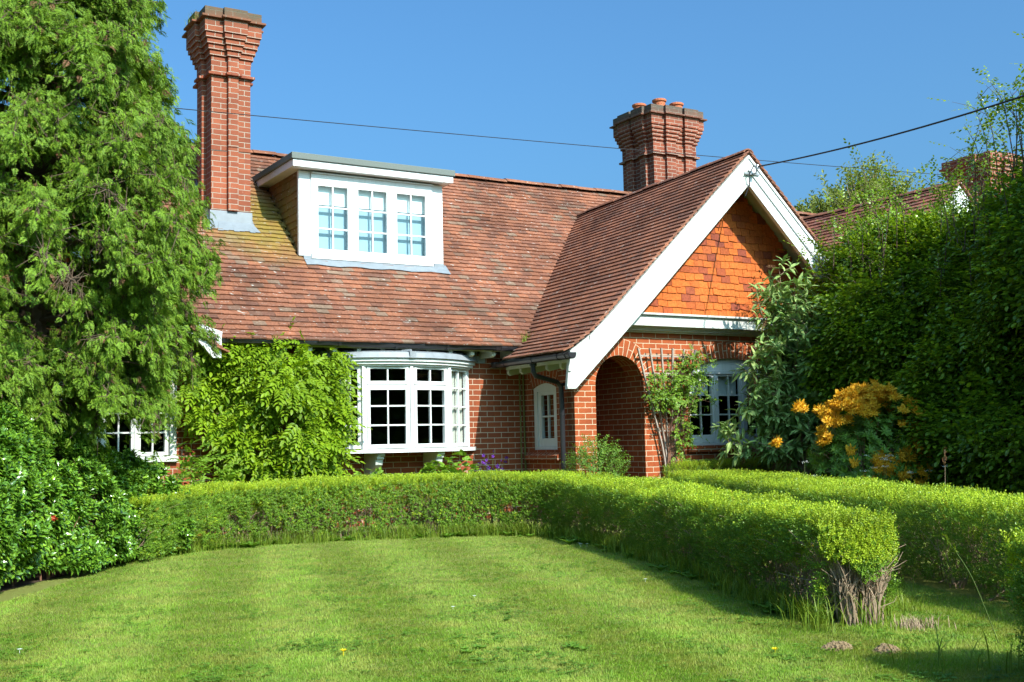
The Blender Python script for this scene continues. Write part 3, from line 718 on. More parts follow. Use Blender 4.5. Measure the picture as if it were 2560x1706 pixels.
for (a, b) in ((5.88, 6.43), (6.49, 7.04), (7.10, 7.66)):
    mb = MB(); mb.poly([(a, DY+.085, 3.74), (b, DY+.085, 3.74), (b, DY+.085, 4.74), (a, DY+.085, 4.74)]); mb.build("blind", M['blue_blind'], dorm)
    mb = MB(); mb.box((a, DY+.06, 4.44), (b, DY+.078, 4.74)); mb.build("blind", M['white_blind'], dorm)
# roof slab
mb = MB(); mb.box((5.495, 14.80, 5.0), (8.035, 16.55, 5.09)); mb.build("dormer_roof", M['felt'], dorm, bevel=.008)
mb = MB(); mb.box((5.52, 14.825, 4.90), (8.01, 16.45, 4.998)); mb.build("dormer_fascia", M['white'], dorm, bevel=.004)
# tiled cheeks
def cheek(x, sgn):
    V, F = lay_tiles([(0, 3.7), (0, 4.93)], (DY+.065, 16.5), lambda a, h, z: (x-sgn*h, a, z), lambda c, A: c[:, 2] > main_z(c[:, 1])-.08, tail=.022, seed=31)
    mesh_np("dormer_cheek", V, F, M['tile'], dorm)
cheek(DX0+.035, -1); cheek(DX1-.035, 1)
for x in (DX0+.05, DX1-.05):
    mb = MB(); mb.poly([(x, DY+.06, 3.62), (x, 16.4, 4.95), (x, DY+.06, 4.95)]); mb.build("dormer_wall", M['wood_dark'], dorm)
mb = MB()
def rp(x, y, up=.03): return (x, y, main_z(y)+up)
N_ = 14
for i in range(N_):
    a, b = 5.72+(7.95-5.72)*i/N_, 5.72+(7.95-5.72)*(i+1)/N_
    ja, jb = .012*sin(i*1.7), .012*sin((i+1)*1.7)
    mb.poly([rp(a, 14.84+ja, .045), rp(b, 14.84+jb, .045), rp(b, 15.0, .035), rp(a, 15.0, .035)])
mb.box((5.72, 14.955, 3.60), (5.84, 14.985, 3.69)); mb.box((7.74, 14.955, 3.61), (7.90, 14.985, 3.70))
mb.build("dormer_flashing", M['lead'], dorm)

# ---- chimneys
def stack(name, box, levels, pf, pl, mat, parent, pro=.06):
    """levels: (z0,z1,overhang); pf/pl: pilasters on the front / left face as fractions"""
    X0, X1, Y0, Y1 = box; mb = MB()
    for z0, z1, o in levels:
        mb.box((X0-o, Y0-o, z0), (X1+o, Y1+o, z1)); oo = o*.999
        for a, b in pf:
            xa, xb = X0+(X1-X0)*a-o*.75, X0+(X1-X0)*b+o*.75
            mb.box((xa, Y0-o-pro, z0+.0006), (xb, Y0-o+.01, z1-.0006)); mb.box((xa, Y1+o-.01, z0+.0006), (xb, Y1+o+pro, z1-.0006))
        for a, b in pl:
            ya, yb = Y0+(Y1-Y0)*a-o*.75, Y0+(Y1-Y0)*b+o*.75
            mb.box((X0-o-pro, ya, z0+.0006), (X0-o+.01, yb, z1-.0006)); mb.box((X1+o-.01, ya, z0+.0006), (X1+o+pro, yb, z1-.0006))
    return mb.build(name, mat, parent, bevel=.0035)
lv = [(4.33, 6.235, 0), (6.235, 6.27, .05), (6.27, 6.51, .004), (6.51, 6.585, .03), (6.585, 6.66, .055), (6.66, 6.735, .08), (6.735, 6.81, .105), (6.81, 7.005, .125), (7.005, 7.035, .175), (7.035, 7.165, .125)]
c1 = stack("chimney", CH1, lv, [(.40, .66)], [(.36, .62)], M['brick_stack'], cot)
mb = MB(); mb.box((CH1[0], CH1[2], 3.6), (CH1[1], CH1[3], 4.34)); mb.build("chimney_base", M['brick_stack'], cot)
mb = MB(); X0, X1, Y0, Y1 = CH1
def apron(mb, x0, x1, y0, dn=.14, uph=.15, wide=.10):
    n = 10
    for i in range(n):
        f0, f1 = i/n, (i+1)/n; a, b = x0-.02+(x1-x0+.04)*f0, x0-.02+(x1-x0+.04)*f1
        zb = main_z(y0)+.05
        mb.poly([(a, y0-.018, zb), (b, y0-.018, zb), (b, y0-.012, zb+uph), (a, y0-.012, zb+uph)])
        a2, b2 = x0-wide+(x1-x0+2*wide)*f0, x0-wide+(x1-x0+2*wide)*f1; yy = y0-dn+.01*sin(i*2.1)
        mb.poly([(a2, yy, main_z(yy)+.04), (b2, yy, main_z(yy)+.04), (b, y0-.018, zb), (a, y0-.018, zb)])
apron(mb, X0, X1, Y0)
for x, s in ((X0-.015, -1), (X1+.015, 1)):
    mb.poly([(x, Y0-.02, main_z(Y0)+.03), (x, Y1, main_z(Y1)+.03), (x, Y1, main_z(Y1)+.12), (x, Y0-.02, main_z(Y0)+.14)])
    mb.poly([(x, Y0-.05, main_z(Y0-.05)+.045), (x, Y1, main_z(Y1)+.045), (x+s*.035, Y1, main_z(Y1)+.04), (x+s*.035, Y0-.05, main_z(Y0-.05)+.04)])
mb.build("chimney_flashing", M['lead'], c1)
mb = MB(); mb.tube([(4.86, 15.75, 7.12), (4.86, 15.75, 7.20)], [.10, .09], 12); mb.build("chimney_pot", M['terracotta'], c1)
CH2 = (14.0, 15.08, 17.6, 18.62)
lv = [(5.0, 6.66, 0), (6.66, 6.70, .055), (6.70, 6.94, .004), (6.94, 7.012, .03), (7.012, 7.084, .055), (7.084, 7.156, .08), (7.156, 7.228, .105), (7.228, 7.435, .125), (7.435, 7.465, .18), (7.465, 7.62, .125)]
c2 = stack("chimney", CH2, lv, [(.26, .47), (.70, .86)], [(.18, .36), (.60, .80)], M['brick_stack2'], cot, .065)
for (x, y, h) in ((14.22, 18.30, 7.86), (14.36, 17.82, 7.85), (14.80, 17.82, 7.83)):
    mb = MB(); r = .12; mb.tube([(x, y, 7.55), (x, y, h-.05)], [r, r*.98], 16, False); mb.tube([(x, y, h-.06), (x, y, h-.045), (x, y, h-.01), (x, y, h)], [r, r*1.2, r*1.22, r*1.1], 16)
    for k in range(14): a = 2*pi*k/14; mb.tube([(x+r*.99*cos(a), y+r*.99*sin(a), h-.10), (x+r*1.02*cos(a), y+r*1.02*sin(a), h-.10)], .012, 6)
    mb.build("chimney_pot", M['terracotta'], c2)

# ---- bracket for the power cable on the gable peak
mb = MB(); bx, bz = XR+.07, 4.90
mb.box((bx-.16, YBG-.045, bz-.10), (bx+.12, YBG-.024, bz-.075)); mb.box((bx-.02, YBG-.12, bz-.10), (bx+.02, YBG-.03, bz-.08)); mb.tube([(bx, YBG-.10, bz-.10), (bx, YBG-.12, bz)], .012, 6)
mb.tube([(bx, YBG-.13, bz-.03), (bx, YBG-.13, bz+.03)], [.028, .022], 8); mb.build("cable_bracket", M['metal'], cot)
mb = MB(); mb.tube([(bx, YBG-.14, bz), (bx-.04, YBG-.10, bz+.02), (bx-.10, YBG-.07, bz-.10), (bx-.09, YBG-.05, bz-.25), (bx-.16, YBG-.03, bz-.42)], .008, 6); mb.build("cable_tail", M['wire'], cot)

# ------------------------------------------------------------------ neighbouring wing (right, mostly behind the beech)
nb = thing("neighbouring_cottage", "neighbouring cottage roof with white gable edge glimpsed above the beech hedge on the right", "house", (15.6, 13.0, 0))
TX = 15.62; ySh = 11.85
for sgn, nm in ((-1, "roof_slope"), (1, "roof_slope")):
    prof = [(TX+sgn*3.27, 2.10), (TX+sgn*2.80, 2.415), (TX, 5.065)]
    V, F = lay_tiles(prof, (ySh-.02, 17.0), lambda a, h, z: (h, a, z), lambda c, A: ((c[:, 2] > np.where(c[:, 1] < 13.6, -9, main_z(c[:, 1]))-.02) & (c[:, 0] > 13.45)), seed=41+sgn)
    if sgn < 0: F = F[:, ::-1]
    mesh_np(nm, V, F, M['tile_far'], nb)
ridge_tiles("ridge_tiles", (TX, ySh-.04, 5.085), (TX, 16.5, 5.085), 11, nb, r=.095, mat=M['tile_side'])
mb = MB(); mb.prism([(TX-2.1, ySh, 3.02), (TX, ySh, 5.0), (TX+3.2, ySh, 1.98), (TX+3.2, ySh, 1.6), (TX, ySh, 4.58), (TX-2.1, ySh, 2.6)], (0, .045, 0)); mb.build("bargeboard", M['white'], nb)
mb = MB(); mb.poly([(TX-2.1, ySh+.06, 0), (TX+3.1, ySh+.06, 0), (TX+3.1, ySh+.06, 2.1), (TX, ySh+.06, 4.9), (TX-2.1, ySh+.06, 2.9)]); mb.build("gable_wall", M['plaster'], nb)
mb = MB()
for sgn in (-1, 1): mb.poly([(TX+sgn*(3.2 if sgn > 0 else 2.1), ySh+.1, 2.0 if sgn > 0 else 3.0), (TX, ySh+.1, 5.0), (TX, 17, 5.0), (TX+sgn*(3.2 if sgn > 0 else 2.1), 17, 2.0 if sgn > 0 else 3.0)])
mb.build("roof_deck", M['wood_dark'], nb)
c3 = stack("chimney", (20.5, 21.7, 14.8, 15.8), [(3.5, 6.30, 0), (6.30, 6.34, .05), (6.34, 6.42, .03), (6.42, 6.50, .06), (6.50, 6.6, .10), (6.6, 6.64, .14), (6.64, 6.78, .10)], [(.3, .5)], [(.3, .6)], M['brick_stack2'], nb)
mb = MB(); mb.tube([(21.1, 15.2, 6.7), (21.1, 15.2, 6.95)], [.14, .13], 14); mb.build("chimney_pot", M['terracotta'], c3)
# ------------------------------------------------------------------ foliage helpers
def frames(D, Nrm):
    """orthonormal frames: x along D, z near Nrm -> (n,3,3) columns x,y,z"""
    x = unit(D); y = np.cross(Nrm, x); y = unit(y); z = np.cross(x, y)
    return np.stack([x, y, z], axis=2)
def place(tv, tf, P, R, S):
    """copies template (tv,tf) at P with frames R and scale S (n,) or (n,3)"""
    S = np.asarray(S, float); S = S[:, None] if S.ndim == 1 else S
    n = len(P); V = np.einsum('nij,nkj->nki', R, tv[None]*S[:, None, :])+P[:, None, :]
    Fs = tf if isinstance(tf, list) else [tf]; k = len(tv); b = (np.arange(n)*k)[:, None, None]
    return V.reshape(-1, 3), [(f[None]+b).reshape(-1, f.shape[1]) for f in Fs]
class Bag:
    def __init__(s): s.V = []; s.F = {}; s.n = 0
    def add(s, V, Fs):
        for f in (Fs if isinstance(Fs, list) else [Fs]):
            if len(f): s.F.setdefault(f.shape[1], []).append(np.asarray(f)+s.n)
        s.V.append(np.asarray(V)); s.n += len(V); return s
    def build(s, name, mat, parent=None, smooth=False, loc=None):
        return mesh_np(name, np.concatenate(s.V), [np.concatenate(f) for f in s.F.values()], mat, parent, smooth=smooth, loc=loc)
def leaf_t(w=.42, fold=.10, curl=-.12, wide=.42):
    """one leaf, unit length along +x, folded along the midrib"""
    v = np.array([(0, 0, 0), (wide*.55, w*.42, fold*.8), (wide*.55, -w*.42, fold*.8), (wide+.12, w*.5, fold+curl*.3), (wide+.12, -w*.5, fold+curl*.3), (.80, w*.28, fold*.5+curl*.8), (.80, -w*.28, fold*.5+curl*.8), (1, 0, curl), (.5, 0, curl*.2)], float)
    f = np.array([(0, 8, 1), (0, 2, 8), (1, 8, 3), (2, 4, 8), (3, 8, 5), (4, 6, 8), (5, 8, 7), (6, 7, 8)])
    return v, f
def leaf_s(w=.5, fold=.08):
    """small four-point leaf"""
    v = np.array([(0, 0, 0), (.5, w*.5, fold), (1, 0, -.05), (.5, -w*.5, fold)], float)
    return v, np.array([(0, 1, 2), (0, 2, 3)])
def multi(leaf, specs):
    """template from several leaves: specs = (pos, dir, normal, length)"""
    P = np.array([s[0] for s in specs], float); D = np.array([s[1] for s in specs], float); Nn = np.array([s[2] for s in specs], float); S = np.array([s[3] for s in specs], float)
    V, F = place(leaf[0], leaf[1], P, frames(D, Nn), S); return V, F[0]
def tubes(paths, radii, n=5):
    """many tubes as one bag; paths (list of (k,3)), radii (r0,r1) each"""
    B = Bag()
    for pts, (r0, r1) in zip(paths, radii):
        pts = np.asarray(pts, float); k = len(pts); T = unit(np.gradient(pts, axis=0)); a = unit(np.cross(T, np.where(np.abs(T[:, 2:3]) < .9, [[0, 0, 1.]], [[1., 0, 0]]))); b = np.cross(T, a)
        rr = np.linspace(r0, r1, k)[:, None, None]; an = np.linspace(0, 2*pi, n, endpoint=False)[None, :, None]
        V = (pts[:, None]+rr*(np.cos(an)*a[:, None]+np.sin(an)*b[:, None])).reshape(-1, 3)
        i = np.arange(k-1)[:, None]*n; j = np.arange(n)[None]; j2 = (j+1) % n
        F = np.stack([i+j, i+j2, i+n+j2, i+n+j], axis=2).reshape(-1, 4)
        B.add(V, F)
    return B
def rvec(n): return unit(rng.normal(size=(n, 3)))
def smooth_path(pts, n):
    pts = np.array(pts, float); t = np.linspace(0, 1, len(pts)); s = np.linspace(0, 1, n)
    out = np.stack([np.interp(s, t, pts[:, k]) for k in range(pts.shape[1])], 1)
    for _ in range(max(2, n//12)): out[1:-1] = (out[:-2]+2*out[1:-1]+out[2:])/4
    return out

L = {}
L['conifer'] = leaf_mat("conifer_spray", [(0.081, 0.156, 0.015), (0.125, 0.227, 0.017), (0.182, 0.305, 0.021), (0.102, 0.189, 0.019), (0.24, 0.357, 0.027)], .30, .55, .25)
L['conifer_dead'] = plain_mat("conifer_brown_spray", (.16, .085, .045), .9, .1)
L['box'] = leaf_mat("box_leaf", [(0.086, 0.18, 0.016), (0.125, 0.239, 0.019), (0.165, 0.29, 0.021), (0.11, 0.211, 0.018), (0.205, 0.322, 0.026)], .22, .42, .35)
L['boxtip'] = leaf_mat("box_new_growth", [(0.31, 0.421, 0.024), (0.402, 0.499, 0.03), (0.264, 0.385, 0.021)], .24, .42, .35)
L['box_y'] = leaf_mat("box_yellowing_leaf", [(.40, .26, .02), (.30, .27, .03)], .3, .5, .3)
L['laurel'] = leaf_mat("glossy_evergreen_leaf", [(0.05, 0.124, 0.017), (0.092, 0.207, 0.018), (0.15, 0.291, 0.024), (0.068, 0.162, 0.017), (0.23, 0.394, 0.027)], .16, .22, .6)
L['wisteria'] = leaf_mat("wisteria_leaf", [(0.124, 0.223, 0.009), (0.182, 0.293, 0.01), (0.232, 0.353, 0.011), (0.145, 0.247, 0.009)], .42, .5, .3)
L['rose'] = leaf_mat("rose_leaf", [(0.089, 0.185, 0.018), (0.138, 0.244, 0.022), (0.178, 0.296, 0.025)], .3, .45, .3)
L['buddleia'] = leaf_mat("grey_green_leaf", [(0.149, 0.25, 0.062), (0.213, 0.323, 0.089), (0.28, 0.397, 0.12), (0.356, 0.464, 0.158)], .22, .55, .25, (1.1, 1.1, .8))
L['azalea'] = leaf_mat("azalea_leaf", [(0.066, 0.14, 0.016), (0.109, 0.22, 0.02), (0.098, 0.19, 0.03)], .25, .45, .3)
L['petal'] = leaf_mat("orange_yellow_petal", [(.66, .36, .018), (.72, .43, .03), (.62, .30, .014), (.76, .50, .05)], .35, .6, .2, (1.1, 1.0, .6))
L['white_petal'] = leaf_mat("white_petal", [(.78, .80, .76), (.70, .74, .68)], .25, .6, .2, (1, 1, 1))
L['purple_petal'] = leaf_mat("purple_petal", [(.13, .035, .30), (.20, .06, .42)], .3, .6, .2, (1, 1, 1))
L['yellow_petal'] = leaf_mat("yellow_petal", [(.80, .60, .01), (.85, .66, .02)], .2, .6, .2, (1, 1, 1))
L['red_leaf'] = leaf_mat("red_leaf", [(.42, .03, .012), (.5, .07, .02)], .25, .4, .4, (1, 1, 1))
L['brown_flower'] = plain_mat("dead_flower_head", (.14, .07, .035), .9, .1, .4, 60)
L['beech'] = leaf_mat("beech_leaf", [(0.089, 0.173, 0.015), (0.144, 0.254, 0.019), (0.223, 0.342, 0.022), (0.118, 0.213, 0.015), (0.315, 0.444, 0.026)], .36, .27, .65)
L['shrub'] = leaf_mat("small_shrub_leaf", [(0.078, 0.164, 0.02), (0.117, 0.228, 0.026), (0.167, 0.283, 0.029)], .28, .45, .3)
L['bright'] = leaf_mat("bright_garden_leaf", [(0.135, 0.26, 0.022), (0.195, 0.338, 0.028), (0.105, 0.208, 0.018)], .38, .45, .3)
L['dock'] = leaf_mat("dock_leaf", [(0.091, 0.195, 0.02), (0.126, 0.247, 0.024), (0.07, 0.156, 0.018)], .34, .5, .3)
L['grass'] = leaf_mat("grass_blade", [(0.183, 0.262, 0.024), (0.243, 0.331, 0.03), (0.294, 0.38, 0.037), (0.213, 0.297, 0.03), (0.367, 0.386, 0.075)], .38, .55, .2)
def lawn_mat():
    m = leaf_mat("mown_grass_blade", [(.135, .25, .023), (.178, .305, .029), (.215, .345, .035), (.155, .28, .025), (.29, .345, .068)], .38, .55, .2)
    N, Lk = m.node_tree.nodes, m.node_tree.links; pos = geo_pos(N); p = next(n for n in N if n.type == 'BSDF_PRINCIPLED'); src = p.inputs['Base Color'].links[0].from_socket
    # patches of drier grass, moss and clover
    r1 = ramp(N, [(.42, 0), (.72, .62)]); Lk.new(noise_(N, Lk, pos, 3.2, 5, .65), r1.inputs[0]); c1 = mix_(N, Lk, r1.outputs[0], src, (.40, .34, .10))
    r2 = ramp(N, [(.52, 0), (.66, .7)]); o = N.new("ShaderNodeVectorMath"); o.operation = 'ADD'; Lk.new(pos, o.inputs[0]); o.inputs[1].default_value = (7, 3, 0); Lk.new(noise_(N, Lk, o.outputs[0], 5.5, 5, .7), r2.inputs[0]); c2 = mix_(N, Lk, r2.outputs[0], c1, (.10, .22, .03))
    r3 = ramp(N, [(.66, 0), (.74, .75)]); Lk.new(noise_(N, Lk, o.outputs[0], 11, 4, .7), r3.inputs[0]); c3 = mix_(N, Lk, r3.outputs[0], c2, (.34, .24, .13))
    Lk.new(c3, p.inputs['Base Color'])
    for n in N:
        if n.type == 'MIX' and n.outputs[2].links and n.outputs[2].links[0].to_node.type == 'BSDF_TRANSLUCENT': Lk.new(c3, n.inputs[6])
    return m
L['grass'] = lawn_mat()
L['longgrass'] = leaf_mat("long_grass_blade", [(0.112, 0.184, 0.018), (0.158, 0.24, 0.022), (0.211, 0.265, 0.03)], .4, .5, .25)
L['straw'] = plain_mat("grass_straw", (.42, .33, .18), .8, .2, .2, 20)
L['far'] = leaf_mat("far_tree_leaf", [(0.138, 0.179, 0.036), (0.188, 0.231, 0.048), (0.237, 0.273, 0.06)], .4, .5, .2)

# ------------------------------------------------------------------ ground, lawn
m, N, Lk, out = nmat("lawn_ground"); pos = geo_pos(N)
c = mix_(N, Lk, noise_(N, Lk, pos, 14, 5, .7), (.13, .17, .03), (.22, .25, .05))
c = mix_(N, Lk, math_(N, Lk, 'MULTIPLY', noise_(N, Lk, pos, 3, 3), .5), c, (.22, .19, .08))
bsdf(N, Lk, out, c, .95, .1, noise_(N, Lk, pos, 120, 3), .8, .02)
mb = MB()
rs = [0, 8, 16, 26, 45, 90, 250, 900]; 
for i in range(len(rs)-1):
    for k in range(24):
        a, b = 2*pi*k/24, 2*pi*(k+1)/24; f = lambda r, t: (5+r*cos(t), 8+r*sin(t), 0)
        mb.poly([f(rs[i], a), f(rs[i+1], a), f(rs[i+1], b), f(rs[i], b)] if i else [f(0, 0), f(rs[1], a), f(rs[1], b)])
tag(mb.build("lawn", m), kind="structure")
H1 = [(2.4, 11.3, .57, .74), (3.2, 12.2, .61, .74), (3.9, 12.6, .62, .74), (4.7, 12.72, .64, .74), (5.75, 12.42, .65, .74), (6.5, 12.22, .65, .74), (7.15, 11.85, .65, .74), (7.50, 11.1, .635, .74), (7.40, 10.2, .61, .72), (7.06, 9.2, .59, .70), (6.46, 7.6, .565, .66), (5.70, 5.95, .555, .56), (5.00, 4.60, .575, .44)]
H2 = [(9.75, 11.6, .60, .8), (9.45, 10.7, .60, .8), (8.90, 9.35, .60, .8), (8.22, 8.0, .59, .8), (7.50, 6.6, .585, .8), (6.90, 5.25, .585, .8), (6.38, 4.0, .585, .8), (5.6, 2.2, .585, .8)]
H3 = [(4.62, 3.02, .62, .66), (4.28, 2.0, .62, .7), (3.85, .8, .62, .7)]
def in_poly(P, poly):
    x, y = P[:, 0], P[:, 1]; c = np.zeros(len(P), bool); n = len(poly)
    for i in range(n):
        (x0, y0), (x1, y1) = poly[i], poly[i-1]
        cc = ((y0 > y) != (y1 > y)) & (x < (x1-x0)*(y-y0)/(y1-y0+1e-12)+x0); c ^= cc
    return c
LAWN = [(-.3, 5.2), (.55, 7.9), (1.15, 8.95), (1.9, 10.15), (2.6, 11.5), (3.3, 12.1), (4.6, 12.65), (5.7, 12.2), (6.9, 11.8), (7.2, 11.0), (6.95, 9.9), (6.1, 7.6), (5.3, 5.8), (4.85, 4.7), (5.2, 4.7), (6.0, 6.0), (7.2, 8.6), (7.8, 10.6), (8.6, 12.6), (9.5, 12.6), (9.1, 10.6), (8.5, 9.3), (7.2, 6.9), (6.75, 5.9), (6.35, 4.9), (5.95, 3.9), (5.4, 2.9), (4.7, 2.4), (1.5, 1.5), (-1, 2.5)]
def grass_blades(n, reg, hmin, hmax, wid, mat, name, kindstuff=True, lean=.35):
    pts = []; tot = 0
    while tot < n:
        k = 400000; ang = rng.uniform(radians(31.2-36), radians(31.2+36), k); d = 3.2*(13.5/3.2)**(rng.random(k)**1.0)
        P = np.stack([np.sin(ang)*d, np.cos(ang)*d], 1); P = P[in_poly(P, reg)]; pts.append(P); tot += len(P)
    P = np.concatenate(pts)[:n]; P3 = np.column_stack([P, np.zeros(n)])
    clump = vnoise(P3, 1.6)*.5+vnoise(P3, 6, 5)*.5
    h = (hmin+(hmax-hmin)*rng.random(n))*(.6+.9*clump); w = wid*(.7+.6*rng.random(n))
    a = rng.uniform(0, 2*pi, n); d2 = np.column_stack([np.cos(a), np.sin(a), np.zeros(n)])
    # mowing stripes: blades lean to and fro in bands about 0.55 m wide running towards the house
    sx = (P[:, 0]*cos(.325)-P[:, 1]*sin(.325))/.52; st = np.tanh(2*np.sin(sx*pi))*.40
    ln = np.column_stack([.319*st, .948*st, np.zeros(n)])+rng.normal(0, lean, (n, 3))*[1, 1, 0]
    tip = P3+np.column_stack([ln[:, 0]*h, ln[:, 1]*h, h])
    s = np.cross(d2, [0, 0, 1.])*w[:, None]*.5
    mid = P3+(tip-P3)*.5+np.array([0, 0, 1.])*h[:, None]*.12
    V = np.stack([P3-s, P3+s, mid-s*.8, mid+s*.8, tip], 1).reshape(-1, 3); b = (np.arange(n)*5)[:, None]
    return mesh_np(name, V, [b+np.array([[0, 1, 3, 2]]), b+np.array([[2, 3, 4]])], mat)
tag(grass_blades(760000, LAWN, .007, .020, .0032, L['grass'], "mown_grass"), kind="stuff")

# ------------------------------------------------------------------ clipped box hedges
SH = multi(leaf_s(.55, .10), [((.004+.0065*i, 0, 0), (.55-.03*i, cos(i*2.4)*.8, sin(i*2.4)*.8), (.8, -cos(i*2.4)*.5, -sin(i*2.4)*.5), .019-.0008*i) for i in range(9)]+[((.06, 0, 0), (1, .25, .1), (0, 0, 1), .014), ((.06, 0, 0), (1, -.25, -.1), (0, 0, 1), .014)])
def hedge(name, label, line, n, ends=(True, True), bare=.30, seed=1, group=None, bare_end=None, bare_side=0):
    """shoots over the faces of a clipped hedge following 'line' (x,y,height)"""
    L0 = smooth_path(line, 120); d = np.linalg.norm(np.diff(L0[:, :2], axis=0), axis=1); cum = np.concatenate([[0], np.cumsum(d)]); T = unit(np.gradient(L0[:, :2], axis=0)); LEN = cum[-1]
    width = float(L0[-1, 3]); root = thing(name, label, "hedge", (L0[60, 0], L0[60, 1], 0), group)
    R = np.random.default_rng(seed)
    def frame(s):
        x = np.interp(s, cum, L0[:, 0]); y = np.interp(s, cum, L0[:, 1]); h = np.interp(s, cum, L0[:, 2]); tx = np.interp(s, cum, T[:, 0]); ty = np.interp(s, cum, T[:, 1])
        return x, y, h, tx, ty
    # cross-section parameter q: 0..1 left side (bottom to top), 1..2 top, 2..3 right side
    q = R.random(n)*3; q = np.where(R.random(n) < .22, 1+R.random(n), q); s = R.random(n)*LEN
    x, y, h, tx, ty = frame(s)
    W = np.interp(s, cum, L0[:, 3])*(1+.10*(vnoise(np.column_stack([s, s*0, s*0]), 1.1, seed)-.5)*2)
    # rounded rectangle
    e = .20; hx = np.where(q < 1, -1, np.where(q > 2, 1, (q-1.5)*2)); hz = np.where(q < 1, q, np.where(q > 2, 3-q, 1.0))
    rx = hx*(1-.05*np.abs(hz)**9); rz = hz*(1-.05*np.abs(hx)**9); rx *= (.88+.12*np.minimum(1, hz*1.6))
    nx = np.where((q >= 1) & (q <= 2), hx**9*.6, np.sign(hx)); nz = np.where((q >= 1) & (q <= 2), 1.0, hz**12*.7)
    side = np.column_stack([-ty, tx, np.zeros(n)])             # unit left normal
    P0 = np.column_stack([x, y, np.zeros(n)])+side*(-rx*W/2)[:, None]; P0[:, 2] = rz*h
    Nn = unit(side*(-nx)[:, None]+np.array([0, 0, 1.])*nz[:, None])
    # lumps
    lump = (vnoise(P0, 3.6, seed)-.5)*.055+(vnoise(P0, 13, seed)-.5)*.04
    depth = -np.abs(R.normal(0, .03, n))-np.where(R.random(n) < .32, R.random(n)*.26, 0)
    P = P0+Nn*(lump+depth)[:, None]
    # gaps: thinner towards the bottom, clumpy
    g = vnoise(P0, 7.0, seed+9)*.55+vnoise(P0, 2.2, seed+3)*.45; hr = P0[:, 2]/h
    thin = np.clip((bare-hr)/max(bare, .01), 0, 1)
    keep = g > .25+.26*thin+.05*(hr < .75)
    if bare_side: keep &= ~((np.sign(hx) == bare_side) & (q != 1.5) & ((q < 1) | (q > 2)) & (g < .46) & (hr < .50) & (s > LEN*.52))
    g2 = vnoise(P0, 15, seed+4)*.6+vnoise(P0, 28, seed+6)*.4; keep &= (g2 > .40) | (depth < -.07)
    keep &= P[:, 2] > .03
    if bare_end is not None: keep &= ~((s > LEN-.10) & (hr < .55+.25*(g-.5)) & (np.abs(hx) < .85) & (R.random(n) < .9))
    P, Nn, hr_ = P[keep], Nn[keep], hr[keep]; k = len(P)
    # end caps
    for ee, sgn in ((0, -1), (1, 1)):
        if not ends[ee]: continue
        m_ = int(n*.05); u, v = R.uniform(-1, 1, m_), R.random(m_)**.8; xx, yy, hh, ttx, tty = frame(np.full(m_, LEN*ee)); bul = .10*(1-u*u)*(1-.4*np.abs(2*v-1))
        PP = np.column_stack([xx-tty*u*width/2*.95+ttx*sgn*bul, yy+ttx*u*width/2*.95+tty*sgn*bul, v*hh*.98]); NN = np.column_stack([ttx*sgn, tty*sgn, .3+v*v])
        kk = vnoise(PP, 7, seed)*.6+R.random(m_)*.2+(v-.5)*.5 > (.46 if (bare_end is None or ee == 0) else .575); P = np.concatenate([P, PP[kk]]); Nn = np.concatenate([Nn, unit(NN[kk])]); hr_ = np.concatenate([hr_, v[kk]])
    # inner fill keeps it from being see-through at the top
    k = len(P); D = unit(Nn*1.0+rvec(k)*.6+np.array([0, 0, .30])); Rm = frames(D, rvec(k)); S = R.uniform(.55, 1.05, k)
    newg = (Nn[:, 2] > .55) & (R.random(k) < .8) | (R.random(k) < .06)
    yel = R.random(k) < .006
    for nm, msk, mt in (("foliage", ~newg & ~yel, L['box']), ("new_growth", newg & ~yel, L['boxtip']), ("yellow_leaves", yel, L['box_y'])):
        if msk.sum() > 3: Bag().add(*place(SH[0], SH[1], P[msk], Rm[msk], S[msk])).build(nm, mt, root)
    # stems
    ns = int(LEN*60); paths = []; rad = []
    for i in range(ns):
        s0 = R.random()*LEN
        if bare_end is not None and R.random() < .10: s0 = LEN-R.random()*bare_end
        xx, yy, hh, ttx, tty = [float(v) for v in frame(s0)]; width = float(np.interp(s0, cum, L0[:, 3])); off = R.normal(0, width*.16); bx, by = xx-tty*off, yy+ttx*off; o2 = R.uniform(-1, 1)*width*.46; a2 = float(np.clip(R.normal(0, .06), -.10, min(.10, LEN-s0)))
        top = np.array([xx-tty*o2+ttx*a2, yy+ttx*o2+tty*a2, hh*R.uniform(.5, .93)]); b0 = np.array([bx, by, 0]); md = b0*.5+top*.5+R.normal(0, .03, 3)+np.array([0, 0, -.02])
        pth = smooth_path([b0, b0*.75+md*.25+R.normal(0, .012, 3), md, md*.5+top*.5+R.normal(0, .02, 3), top], 8); paths.append(pth); rad.append((R.uniform(.004, .011), .002))
        for j in range(3):
            st = pth[R.integers(3, 7)]; en = st+np.array([R.normal(0, .07)-tty*np.sign(o2)*.05, R.normal(0, .07)+ttx*np.sign(o2)*.05, R.uniform(.03, .16)]); paths.append(np.array([st, (st+en)/2+R.normal(0, .01, 3), en])); rad.append((.003, .0012))
